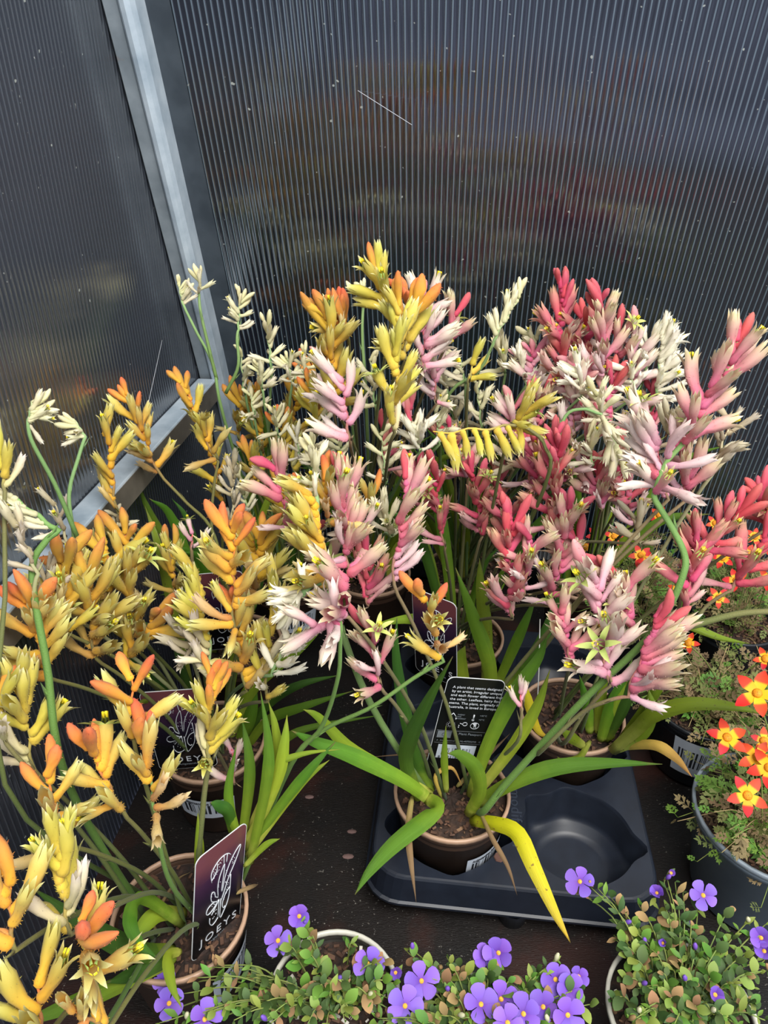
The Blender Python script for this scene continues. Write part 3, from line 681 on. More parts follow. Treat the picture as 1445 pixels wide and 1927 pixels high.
def strap(root, pts, width, mat='green', twist=0, fold=.28, tw0=0, n=18, side=None):
    org = root.location; q = spline(pts, n); vs_, uv, fs = [], [], []
    prevx = None
    for i, p in enumerate(q):
        s = i/(n-1); d = (q[min(i+1, n-1)]-q[max(i-1, 0)]).normalized()
        vd = (VIEW-p).normalized(); x = d.cross(vd)
        if side is not None: x = side
        x = x-d*x.dot(d); x = x.normalized() if x.length > 1e-3 else d.orthogonal()
        if prevx is not None:
            if x.dot(prevx) < 0: x = -x
            x = (x+prevx*1.2).normalized(); x = (x-d*x.dot(d)).normalized()
        prevx = x
        a = tw0+twist*s; y = d.cross(x); xx = x*cos(a)+y*sin(a); yy = d.cross(xx)
        wd = width/2*(.62+.6*s if s < .45 else .89)*(1 if s < .42 else max(.03, (1-((s-.42)/.58)**1.55)))*1.08
        th = .0007*(1-.5*s)+.0002
        for k, (e, up) in enumerate(((-1, fold), (-.5, fold*.4), (0, 0), (.5, fold*.4), (1, fold))):
            vs_.append(p-org+xx*(wd*e)+yy*(wd*up*(1-.4*s))); uv.append((k/4, s))
        for k, (e, up) in enumerate(((.5, fold*.4), (0, 0), (-.5, fold*.4))):
            vs_.append(p-org+xx*(wd*e)+yy*(wd*up*(1-.4*s)-th*1.6)); uv.append((k/4, s))
    for i in range(n-1):
        for k in range(8):
            k2 = (k+1) % 8; fs.append((i*8+k, i*8+k2, (i+1)*8+k2, (i+1)*8+k))
    fs += [tuple(range(8))[::-1], tuple((n-1)*8+k for k in range(8))]
    me = mesh('leaf', vs_, fs, LEAF[mat], uv); me.flip_normals()
    for e in me.edges:
        a_, b_ = e.vertices
        if a_ % 8 == b_ % 8 and a_ % 8 in (0, 2, 4): e.use_edge_sharp = True
    return put('leaf', me, root)
# ------------------------------------------------------------------ the potted kangaroo paws
ROOTS = {}
SPIKES = {}
def paw(key, xy, z, label, sticker=None, r=.06, h=.105):
    root = thing('potted_kangaroo_paw', label, 'plant', (xy[0], xy[1], z), 'kangaroo paws in brown pots')
    pot(root, r, h, POT_BROWN, RIM_TAN, sticker); ROOTS[key] = (root, h-.012); return root
def tc(c, r): p = T(c, r, 0); return (p.x, p.y)
FRONT = -pi/2
paw('A', (-.183, .398), BZ+.0005, 'orange kangaroo paw in the front left pot, its woolly flowers nearest of all', (radians(-52), radians(8), .028, .075))
paw('B', (-.195, .602), BZ+.0005, 'yellow and orange kangaroo paw behind the front left pot, barcode sticker facing front', (radians(-128), radians(-58), .035, .068))
paw('C', (-.197, .772), BZ+.0005, 'gold kangaroo paw spreading over the steel rail by the left wall')
paw('D', (-.150, .925), BZ+.0005, 'dull gold kangaroo paw with cream heads in the back corner', (radians(-90), radians(-30), .035, .068))
paw('1', tc(.076, .066), BZ+.006, 'pink kangaroo paw in the front left cell of the black tray, leaves splayed', (radians(-76), radians(-24), .03, .066))
paw('R', tc(.212, .192), BZ+.006, 'pink kangaroo paw in the right cell of the tray, leaf arching far right')
paw('F', tc(.076, .320), BZ+.006, 'coral and pink kangaroo paw in the rear left cell of the black tray')
paw('G', (-.02, .935), BZ+.0005, 'tall yellow kangaroo paw with pale pink spikes at the foot of the back wall')
paw('H', (.125, .945), BZ+.0005, 'coral kangaroo paw mixed with cream heads, at the middle of the back wall')
paw('I', (.30, .925), BZ+.0005, 'pink kangaroo paw with bright white faded flowers, right part of the back wall')
rs = random.Random(3)
def add(key, fam, base, tip, n, path=None, t2=None, **kw):
    root, zs = ROOTS[key]
    b = P(*base); e = P(tip[0], tip[1], tip[2] if len(tip) > 2 else base[2])
    if path is None:
        q, R = rs.uniform(0, 6.28), rs.uniform(.005, .03)
        p0 = root.location+V((R*cos(q), R*sin(q), zs-.004)); ax = (e-b).normalized()
        h = b.z-p0.z
        path = [p0, p0.lerp(b, .33)+V((0, 0, .12*h)), p0.lerp(b, .72)+V((0, 0, .08*h))]
        if ax.z < -.2: path = path[:2]
    else:
        path = [p if isinstance(p, V) else P(*p) for p in path]
    spike(root, fam, path, b, e, n, **kw)
def soil_pt(key, dx=0, dy=0):
    root, zs = ROOTS[key]; return root.location+V((dx, dy, zs-.004))
# --- front left, orange
add('A', 'orange', (168, 1835, .43), (150, 1730, .42), 8, L=.038, spread=1.15, pal=.12, bud=.45, path=[soil_pt('A', -.02, -.01), (190, 1940, .50), (175, 1890, .46)], stem='green')
add('A', 'yellow', (130, 1760, .45), (108, 1600, .46), 11, L=.036, spread=.8, pal=.45, bud=.0)
add('A', 'orange', (25, 1790, .42), (15, 1640, .43), 8, L=.038, spread=.9, bud=.2)
add('A', 'gold', (80, 1960, .42), (70, 1850, .42), 5, L=.036, spread=.9, pal=.0, bud=.0)
add('A', 'orange', (205, 1935, .43), (130, 1900, .41), 5, L=.032, pal=.6, bud=.0)
add('A', 'orange', (120, 1590, .53), (85, 1455, .52), 9, L=.038, bud=.35, spread=1.1)
add('A', 'orange', (230, 1530, .55), (165, 1400, .54), 9, L=.038, spread=1.1, pal=.2)
add('A', 'orange', (295, 1540, .56), (268, 1390, .55), 10, L=.039, spread=1., pal=.3, path=[soil_pt('A', .02, .0), (325, 1670, .60), (300, 1590, .57)], stem='green')
add('A', 'orange', (250, 1395, .56), (248, 1270, .55), 6, L=.040, spread=.95, pal=0., bud=.5)
add('A', 'yellow', (62, 1450, .57), (42, 1290, .56), 9, L=.036, spread=.8, pal=.35, bud=.0)
add('A', 'yellow', (10, 1400, .55), (-5, 1300, .55), 5, L=.036, spread=.8, pal=.3)
add('B', 'yellow', (392, 1440, .61), (398, 1268, .60), 15, L=.034, spread=.72, pal=.2, bud=.42, rad=.0026, path=[soil_pt('A', .035, .03), (378, 1640, .64), (382, 1520, .62)], stem='yellow')
add('A', 'yellow', (8, 925, .555), (4, 860, .555), 4, L=.033, spread=.5, pal=.3, path=[soil_pt('A', -.03, .02), (20, 1500, .56), (10, 1100, .555)])
# --- left, behind
add('B', 'yellow', (405, 1290, .66), (372, 1075, .64), 13, L=.034, side='L', spread=.75, pal=.45, bud=.0, stem='greyg')
add('B', 'orange', (440, 1190, .64), (438, 985, .62), 14, L=.038, spread=1.15, bud=.3)
add('B', 'orange', (462, 1300, .66), (440, 1125, .65), 11, L=.040, spread=.95, pal=.1)
add('B', 'yellow', (500, 1320, .66), (515, 1110, .64), 9, L=.034, spread=.7, pal=.35, bud=.0)
add('B', 'gold', (480, 1120, .70), (490, 1000, .69), 10, L=.040, spread=.9)
add('B', 'orange', (85, 1275, .60), (50, 1120, .575), 14, L=.040, spread=1.05, bud=.3)
add('B', 'gold', (178, 1240, .65), (163, 1065, .64), 16, L=.040, spread=1.1, bud=.25)
add('B', 'gold', (248, 1215, .71), (238, 1000, .70), 17, L=.040, spread=1.0, bud=.2)
add('B', 'gold', (235, 1250, .69), (290, 1160, .68), 9, L=.040, spread=1.0, pal=.0)
add('B', 'gold', (122, 1190, .625), (116, 1040, .62), 12, L=.040, spread=1.0)
add('B', 'gold', (200, 1150, .69), (200, 1020, .69), 10, L=.040, spread=1.0)
add('C', 'gold', (332, 1130, .75), (318, 1020, .74), 7, L=.034, spread=.8, bud=.2)
add('C', 'gold', (220, 965, .735), (200, 815, .72), 8, L=.034, spread=.7, bud=.0, pal=.3)
add('C', 'orange', (297, 890, .80), (240, 740, .78), 14, L=.033, spread=1.05, bud=.3, path=[soil_pt('C', 0, 0), (430, 1120, .82), (400, 1000, .82), (350, 945, .81)])
add('C', 'gold', (408, 870, .82), (340, 715, .80), 11, L=.033, spread=.9, bud=.35, path=[soil_pt('C', .02, 0), (420, 1100, .83), (398, 990, .83)])
add('C', 'gold', (420, 950, .86), (385, 800, .85), 7, L=.033, spread=.8, pal=.4, bud=0)
# --- back corner
for a in (((500, 870, .97), (480, 730, .97), 13, 'gold'), ((545, 860, .99), (560, 720, .97), 12, 'gold'), ((450, 830, .98), (455, 745, .98), 8, 'gold'), ((600, 790, .96), (590, 690, .95), 9, 'orange'), ((560, 900, .93), (520, 790, .92), 9, 'yellow'), ((480, 920, .93), (470, 850, .93), 7, 'gold')):
    add('D', a[3], a[0], a[1], a[2], L=.036, spread=1.05)
add('D', 'cream', (345, 575, .88), (335, 535, .88), 8, L=.020, side='R', spread=1.2, bud=.5, path=[soil_pt('D', -.02, .02), (425, 800, .92), (402, 690, .90), (370, 625, .885)], stem='greyg')
add('D', 'cream', (374, 555, .88), (378, 515, .88), 7, L=.020, spread=1.2, bud=.5, path=[(408, 715, .90), (392, 650, .89), (378, 590, .88)], stem='greyg')
add('D', 'cream', (448, 620, .88), (452, 555, .88), 11, L=.021, spread=1.15, bud=.4, path=[(425, 740, .90), (448, 690, .885), (446, 640, .88)], stem='greyg')
# --- cream heads far left
add('A', 'cream', (52, 800, .62), (60, 755, .62), 9, L=.021, side='R', spread=1.3, bud=.4, path=[(145, 1010, .655), (105, 915, .64), (62, 835, .625)], stem='greyg')
add('B', 'cream', (160, 822, .66), (140, 790, .66), 8, L=.019, side='L', spread=1.2, bud=.5, path=[soil_pt('C', -.03, 0), (160, 1120, .69), (140, 1010, .665), (130, 930, .66), (148, 860, .66)], stem='greyg')
add('A', 'cream', (110, 1000, .575), (10, 925, .565), 11, L=.024, side='L', spread=.8, pal=.5, bud=.0, path=[soil_pt('A', -.03, 0), (130, 1480, .57), (88, 1250, .565), (60, 1080, .57), (85, 1020, .573)], stem='green', rad=.0029)
add('A', 'dry', (70, 1080, .565), (30, 985, .555), 7, L=.024, spread=.9, pal=1, bud=0, path=[(76, 1190, .566), (64, 1120, .568)])
add('B', 'dry', (80, 1130, .62), (95, 1070, .62), 6, L=.024, spread=1, pal=1, bud=0)
add('B', 'dry', (130, 1030, .66), (100, 940, .66), 4, L=.022, spread=1, pal=1, bud=0)
add('B', 'dry', (360, 1235, .68), (355, 1170, .67), 6, L=.030, spread=1.1, pal=1, bud=0)
add('C', 'dry', (435, 1000, .84), (440, 880, .84), 12, L=.024, spread=1.1, pal=.7, bud=0)
add('C', 'cream', (470, 985, .86), (450, 890, .85), 9, L=.022, spread=1.1, pal=.3)
add('C', 'dry', (220, 1000, .75), (222, 960, .75), 5, L=.018, spread=1.1, pal=.3)
add('B', 'pale', (440, 1475, .66), (437, 1410, .66), 4, L=.024, spread=1.1, pal=.6, bud=0)
add('B', 'pale', (360, 1035, .72), (362, 1000, .72), 3, L=.022, spread=.8, pal=.4, bud=0)
# --- cream in the upper middle
for x, y, n, t, k in ((490, 715, 10, .90, 'cream'), (545, 700, 11, .90, 'cream'), (475, 770, 7, .92, 'cream'), (575, 690, 7, .90, 'cream'), (520, 800, 8, .9, 'cream'), (590, 860, 12, .84, 'cream'), (560, 840, 8, .86, 'white'), (640, 850, 8, .84, 'cream')):
    add('D' if x < 560 else 'G', k, (x+4, y+22, t), (x-4, y-28, t), n, L=.022, spread=1.25, bud=.35)
add('G', 'cream', (683, 575, .84), (682, 540, .84), 8, L=.021, spread=1.2, bud=.5, path=[soil_pt('G', 0, 0), (690, 780, .88), (682, 640, .85)], stem='greyg')
add('G', 'cream', (632, 575, .84), (628, 560, .84), 4, L=.018, spread=1.2, bud=.5)
# --- tall yellow spikes
add('G', 'gold', (632, 770, .70), (612, 580, .68), 17, L=.036, spread=.95, bud=.3, pal=.2, stem='orange')
add('G', 'orange', (655, 640, .70), (640, 580, .69), 6, L=.034, spread=.9, bud=.7)
add('G', 'yellow', (738, 815, .63), (752, 560, .61), 20, L=.035, spread=.8, bud=.12, pal=.15)
add('G', 'yellow', (760, 680, .64), (775, 560, .63), 8, L=.038, spread=.75, bud=.45, pal=0)
add('G', 'yellow', (738, 590, .66), (706, 510, .66), 6, L=.035, spread=.7, bud=.1, pal=.0)
add('G', 'orange', (775, 600, .68), (765, 555, .68), 5, L=.034, spread=.7, bud=.9)
add('F', 'yellow', (985, 800, .70), (815, 815, .69), 8, L=.034, hang=(.5, -.1, -.85), bud=.0, pal=.0, path=[soil_pt('F', .02, .0), (1020, 930, .75), (1025, 840, .71)])
add('F', 'yellow', (960, 800, .71), (990, 770, .70), 6, L=.034, spread=.8, bud=.1, pal=.0)
add('G', 'gold', (612, 1110, .62), (585, 930, .61), 15, L=.037, side='L', spread=1.15, bud=.0, pal=.25, arc=.05, stem='yellow')
add('G', 'orange', (620, 990, .66), (610, 900, .66), 6, L=.034, spread=.9, bud=.3)
add('G', 'orange', (690, 960, .74), (700, 930, .74), 5, L=.03, spread=.9, bud=.5)
add('1', 'orange', (832, 1245, .60), (795, 1110, .58), 9, L=.034, spread=.95, bud=.35, pal=.3, path=[soil_pt('A', .04, .03), (540, 1450, .66), (602, 1378, .645), (700, 1330, .62), (780, 1275, .61)], stem='green')
# --- pink, centre front
add('1', 'pink', (640, 1185, .57), (655, 1075, .56), 8, L=.040, spread=1.3, bud=.0, pal=.3, path=[soil_pt('A', .045, .03), (545, 1445, .66), (605, 1368, .64), (635, 1280, .60), (640, 1220, .58)], stem='green')
add('1', 'pale', (655, 1160, .58), (590, 1180, .57), 7, L=.036, spread=1.1, bud=.0, pal=.4)
add('1', 'pink', (715, 1295, .63), (700, 1180, .62), 11, L=.032, spread=1.1, bud=.1, pal=.35)
add('1', 'pink', (738, 1100, .65), (765, 895, .64), 15, L=.036, spread=.75, bud=.1, pal=.3, side='R')
add('G', 'pale', (657, 830, .66), (645, 715, .65), 7, L=.036, spread=1.15, bud=.0, pal=.4)
add('G', 'pink', (545, 1010, .68), (520, 880, .66), 10, L=.036, spread=.8, bud=.1)
add('G', 'pink', (655, 1075, .67), (640, 895, .66), 15, L=.036, spread=.95, pal=.3, bud=.1)
add('G', 'pale', (690, 1010, .68), (660, 950, .68), 8, L=.034, spread=1., pal=.6, bud=0)
add('G', 'coral', (690, 1140, .69), (690, 1040, .69), 9, L=.034, spread=.8, bud=.2)
add('G', 'pale', (795, 700, .76), (800, 560, .75), 15, L=.035, spread=.95, bud=.1)
add('G', 'pink', (845, 640, .78), (855, 590, .78), 5, L=.034, spread=1.1, bud=.2, pal=0)
add('G', 'coral', (770, 800, .80), (770, 710, .80), 9, L=.034, spread=.5, bud=.4)
add('G', 'pale', (820, 760, .82), (815, 670, .82), 10, L=.032, spread=1.1, pal=.5, bud=0)
add('G', 'coral', (720, 890, .84), (725, 800, .84), 9, L=.032, spread=.9)
# --- coral and pink, middle
add('F', 'coral', (835, 1030, .86), (818, 870, .85), 13, L=.034, spread=.9, bud=.35, stem='red')
add('F', 'coral', (905, 1010, .84), (890, 885, .83), 12, L=.036, spread=1.0, bud=.25)
add('F', 'coral', (960, 1165, .75), (960, 955, .73), 18, L=.036, spread=1.0, bud=.3, stem='red')
add('F', 'pink', (1035, 1140, .75), (1075, 955, .73), 17, L=.036, spread=1.0, bud=.15)
add('F', 'coral', (1040, 1010, .77), (1050, 820, .75), 18, L=.037, spread=1.05, bud=.3)
add('F', 'pink', (985, 1120, .74), (1000, 1010, .73), 10, L=.034, spread=1.0, bud=.1, pal=.4)
add('F', 'pink', (880, 900, .86), (870, 860, .86), 6, L=.032, spread=1.0)
add('H', 'coral', (780, 950, .92), (790, 880, .92), 9, L=.034, spread=1.0)
add('H', 'coral', (940, 960, .90), (935, 880, .90), 9, L=.034, spread=1.0)
# --- back right mass
add('H', 'coral', (1062, 740, .84), (1055, 530, .82), 19, L=.037, spread=.9, bud=.3)
add('I', 'pink', (1135, 710, .82), (1128, 560, .79), 17, L=.037, spread=.9, bud=.25)
add('I', 'pale', (1190, 770, .84), (1192, 620, .83), 13, L=.036, spread=.9, bud=.1)
add('H', 'pale', (1005, 740, .86), (1000, 660, .86), 12, L=.034, spread=1.1, pal=.4)
add('H', 'pale', (1080, 820, .83), (1085, 690, .82), 17, L=.036, spread=1.05)
add('I', 'pink', (1150, 830, .84), (1150, 700, .83), 14, L=.036, spread=1.0)
add('I', 'coral', (1225, 830, .85), (1230, 735, .85), 9, L=.034, spread=.8, bud=.5)
add('I', 'pink', (1192, 990, .82), (1170, 830, .81), 15, L=.034, spread=.85)
add('H', 'pink', (1100, 900, .82), (1120, 790, .81), 14, L=.035, spread=1.05)
add('H', 'pale', (970, 830, .86), (960, 760, .86), 10, L=.034, spread=1.1)
add('I', 'pink', (1130, 960, .81), (1120, 880, .80), 11, L=.034, spread=1.05)
add('H', 'pink', (1000, 920, .84), (985, 830, .84), 12, L=.034, spread=1.05)
add('H', 'pale', (1030, 660, .85), (1090, 620, .84), 8, L=.034, spread=1.1)
add('I', 'white', (1235, 750, .83), (1245, 630, .82), 18, L=.031, side='R', spread=1.25, pal=.9, bud=0)
add('I', 'white', (1215, 690, .83), (1225, 640, .83), 7, L=.030, spread=1.2, pal=.8, bud=0)
for x, y, n, t, k in ((945, 680, 10, .88, 'cream'), (985, 700, 9, .86, 'white'), (1010, 660, 7, .88, 'cream'), (870, 700, 6, .84, 'cream'), (860, 800, 10, .94, 'dry'), (785, 825, 11, .80, 'white'), (1090, 720, 9, .80, 'white'), (1130, 770, 9, .78, 'cream'), (905, 810, 7, .94, 'dry'), (840, 730, 8, .92, 'cream'), (960, 860, 7, .86, 'dry'), (1190, 720, 7, .82, 'white'), (1110, 850, 8, .78, 'cream'), (730, 985, 10, .70, 'cream'), (1200, 1000, 6, .72, 'dry'), (1260, 820, 8, .72, 'dry')):
    add('H' if x > 830 else 'G', k, (x+5, y+24, t), (x-5, y-28, t), n, L=.027, spread=1.25, pal=.5, bud=.1)
add('H', 'cream', (932, 635, .80), (982, 550, .79), 9, L=.028, spread=.7, side='L', bud=.2, path=[soil_pt('H', -.03, 0), (830, 790, .88), (900, 700, .83), (922, 660, .81)], stem='greyg')
add('H', 'yellow', (880, 720, .82), (895, 670, .82), 4, L=.03, spread=.9, pal=0, bud=0)
add('H', 'cream', (1130, 780, .76), (1165, 850, .76), 10, L=.028, spread=.8, pal=.8, bud=0, path=[soil_pt('F', .03, .02), (1030, 900, .78), (1060, 790, .77), (1095, 770, .765)], stem='greyg')
add('1', 'white', (575, 1110, .60), (540, 1150, .60), 16, L=.024, spread=1.3, pal=.3, bud=.1, path=[(618, 1160, .635), (610, 1104, .625), (590, 1098, .612)], stem='greyg', rad=.003)
add('1', 'cream', (594, 940, .62), (590, 840, .63), 9, L=.024, spread=1.2, pal=.3, bud=.2, path=[soil_pt('1', -.02, 0), (700, 1330, .68), (630, 1150, .63), (603, 1060, .62)], stem='greyg', rad=.003)
add('B', 'white', (510, 1270, .63), (545, 1200, .62), 8, L=.028, spread=1.1, pal=.9, bud=0)
for x, y, n, t, k, key in ((505, 650, 8, .9, 'cream', 'D'), (455, 700, 6, .93, 'cream', 'D'), (620, 720, 9, .86, 'pale', 'G'), (590, 770, 10, .88, 'yellow', 'D'), (700, 720, 8, .84, 'cream', 'G'), (720, 860, 8, .80, 'cream', 'G'), (850, 850, 9, .88, 'coral', 'H'), (820, 790, 8, .86, 'cream', 'G'), (900, 760, 7, .9, 'cream', 'H'),
        (1010, 780, 10, .84, 'pink', 'H'), (1060, 860, 11, .80, 'pink', 'H'), (1170, 900, 10, .82, 'coral', 'I'), (1160, 660, 10, .84, 'pink', 'I'), (1100, 640, 10, .84, 'coral', 'H'), (960, 980, 10, .82, 'coral', 'F'), (1090, 1060, 9, .76, 'pink', 'F'), (1010, 880, 10, .80, 'coral', 'F'), (590, 960, 9, .78, 'yellow', 'D'), (540, 960, 8, .80, 'gold', 'D'), (480, 1060, 8, .74, 'gold', 'B'), (600, 1040, 7, .74, 'pink', 'G')):
    add(key, k, (x+6, y+45, t), (x-4, y-45, t-.01), n, L=.034 if k != 'cream' else .025, spread=1.1)
# --- right
PATH_R = [soil_pt('1', .03, .01), (905, 1530, .72), (960, 1465, .70), (1100, 1315, .66), (1205, 1215, .63), (1252, 1155, .62), (1284, 1085, .61)]
add('1', 'pink', (1225, 930, .61), (1395, 640, .58), 24, L=.039, spread=.85, bud=.08, pal=.3, path=PATH_R+[(1288, 1045, .61), (1262, 990, .61)], stem='green', rad=.0032)
add('1', 'pale', (1255, 940, .62), (1230, 800, .61), 13, L=.038, spread=.85, bud=.0, pal=.6, side='L')
add('1', 'pink', (1290, 940, .63), (1290, 830, .62), 10, L=.036, spread=1.0, bud=.0, pal=.2)
add('R', 'dry', (1340, 890, .64), (1375, 790, .63), 7, L=.026, spread=.8, pal=1, bud=0)
add('1', 'coral', (1480, 1150, .60), (1520, 1100, .60), 4, path=[(1205, 1195, .63), (1290, 1180, .62), (1390, 1155, .61)], stem='yellow', rad=.0029, L=.036)
add('R', 'pale', (1145, 1290, .64), (1120, 1080, .62), 18, L=.038, spread=1.05, bud=.05, pal=.25, path=[soil_pt('R', -.02, -.01), (1060, 1400, .72), (1100, 1340, .67)], stem='red')
add('R', 'pink', (1190, 1180, .64), (1165, 1080, .63), 9, L=.037, spread=.9, bud=.15, pal=.0)
add('R', 'pink', (1180, 1310, .62), (1235, 1160, .61), 14, L=.037, spread=1.15, bud=.15, pal=.35, side='R', path=[soil_pt('R', -.03, -.02), (1010, 1420, .69), (1090, 1345, .65), (1140, 1320, .63)], stem='red')
add('R', 'pink', (1075, 1250, .63), (1055, 1150, .62), 7, L=.034, spread=1.0, bud=0, pal=.4)
add('R', 'coral', (1290, 1080, .70), (1400, 950, .69), 13, L=.036, spread=.95, bud=.3, path=[soil_pt('R', .02, .02), (1265, 1280, .75), (1275, 1160, .72)], stem='red')
add('R', 'coral', (1288, 1150, .70), (1310, 1005, .69), 11, L=.036, spread=.95, bud=.1)
add('R', 'coral', (1375, 1110, .70), (1445, 1000, .69), 10, L=.036, spread=.95, bud=.2, path=[soil_pt('R', .03, .02), (1285, 1190, .73), (1330, 1140, .71)], stem='red')
add('R', 'coral', (1450, 990, .72), (1420, 930, .72), 8, L=.034, spread=1.0, bud=.4)
add('1', 'pale', (982, 1335, .68), (978, 1300, .68), 3, L=.022, spread=1.1, bud=0, pal=.4, path=[soil_pt('1', .03, .03), (970, 1400, .70), (980, 1355, .685)], stem='red', rad=.0016)
# ------------------------------------------------------------------ leaves
def lf(key, pts, w, mat='green', **kw): strap(ROOTS[key][0], [p if isinstance(p, V) else P(*p) for p in pts], w, mat, **kw)
s1 = soil_pt('1')
lf('1', [(815, 1510, .735), (760, 1470, .70), (670, 1425, .675), (590, 1395, .66), (548, 1375, .65)], .016, 'green')
lf('1', [(812, 1495, .75), (740, 1455, .72), (660, 1410, .70), (600, 1350, .68), (570, 1335, .67)], .013, 'lime')
lf('1', [(800, 1500, .73), (822, 1515, .705), (808, 1535, .69), (740, 1590, .66), (695, 1640, .64), (668, 1684, .625)], .0175, 'green', twist=.3)
lf('1', [(790, 1505, .74), (765, 1440, .72), (772, 1390, .69), (805, 1320, .66), (852, 1235, .63)], .0165, 'dark')
lf('1', [(812, 1490, .77), (785, 1430, .76), (760, 1330, .74), (745, 1230, .72), (747, 1162, .71)], .014, 'dark')
lf('1', [(880, 1535, .735), (902, 1490, .705), (893, 1445, .685), (865, 1420, .675), (842, 1418, .67)], .0155, 'green')
lf('1', [(885, 1500, .76), (915, 1410, .73), (965, 1310, .70), (1012, 1240, .68), (1030, 1195, .67)], .0155, 'green')
lf('1', [(900, 1490, .75), (965, 1405, .72), (1010, 1330, .70), (1035, 1260, .68)], .013, 'lime')
lf('1', [(893, 1515, .74), (960, 1475, .71), (1040, 1445, .69), (1140, 1436, .675), (1246, 1438, .665)], .0165, 'green')
lf('1', [(885, 1543, .735), (930, 1550, .70), (972, 1568, .675), (1005, 1635, .65), (1045, 1720, .63), (1074, 1775, .62)], .0165, 'yellow', twist=.2)
lf('1', [(900, 1520, .73), (925, 1575, .69), (955, 1630, .67), (973, 1685, .66)], .005, 'brown')
lf('1', [(775, 1500, .73), (768, 1560, .69), (773, 1620, .66), (783, 1698, .645)], .007, 'brown')
lf('1', [(840, 1490, .76), (836, 1430, .74), (839, 1365, .72)], .008, 'lime')
lf('1', [(860, 1480, .78), (900, 1440, .77), (960, 1380, .77)], .006, 'brown')
lf('1', [(845, 1475, .79), (830, 1440, .78), (790, 1420, .77), (690, 1425, .77)], .004, 'brown')
lf('1', [(830, 1500, .76), (820, 1460, .75), (850, 1445, .75), (870, 1480, .76)], .005, 'tan')
lf('F', [(925, 1330, .90), (920, 1250, .86), (890, 1160, .83), (857, 1068, .80)], .019, 'green')
lf('F', [(915, 1300, .92), (915, 1200, .89), (905, 1110, .87), (902, 1050, .86)], .017, 'olive')
lf('F', [(880, 1310, .92), (865, 1250, .90), (875, 1215, .89)], .02, 'lime')
lf('F', [(850, 1300, .94), (840, 1210, .91), (835, 1150, .90)], .016, 'olive')
lf('F', [(930, 1300, .92), (975, 1200, .88), (1010, 1120, .86)], .014, 'green')
lf('F', [(955, 1290, .9), (985, 1300, .88), (1010, 1370, .85), (1035, 1390, .84)], .012, 'yellow')
lf('F', [(870, 1290, .94), (820, 1180, .9), (770, 1165, .86), (690, 1180, .82)], .016, 'lime')
lf('F', [(940, 1300, .9), (1010, 1220, .84), (1050, 1130, .82), (1065, 1060, .80)], .013, 'dark')
lf('R', [(1150, 1415, .82), (1195, 1375, .78), (1230, 1345, .75), (1300, 1325, .72), (1380, 1330, .70), (1448, 1346, .69)], .017, 'olive')
lf('R', [(1155, 1410, .82), (1200, 1385, .79), (1225, 1340, .765), (1220, 1295, .76)], .018, 'olive')
lf('R', [(1165, 1405, .82), (1230, 1402, .77), (1270, 1425, .75), (1302, 1462, .73)], .012, 'tan')
lf('R', [(1100, 1405, .82), (1075, 1388, .80), (1055, 1372, .79)], .013, 'olive')
lf('R', [(1110, 1395, .83), (1090, 1425, .80), (1060, 1432, .785), (1048, 1424, .78)], .008, 'olive')
lf('R', [(1130, 1395, .84), (1150, 1330, .81), (1190, 1240, .78)], .015, 'green')
lf('R', [(1140, 1395, .84), (1175, 1325, .80), (1210, 1230, .77)], .014, 'dark')
lf('R', [(1110, 1380, .85), (1105, 1330, .83), (1090, 1270, .81)], .013, 'green')
lf('R', [(1125, 1380, .85), (1130, 1320, .83), (1145, 1260, .81)], .013, 'lime')
lf('R', [(1170, 1390, .83), (1235, 1300, .76), (1280, 1200, .72), (1300, 1120, .70)], .012, 'green')
lf('1', [(1240, 1172, .625), (1300, 1180, .62), (1355, 1200, .615), (1412, 1212, .61)], .007, 'olive')
lf('R', [(1150, 1390, .84), (1165, 1310, .80), (1270, 1200, .77), (1285, 1080, .76), (1280, 950, .75)], .011, 'green')
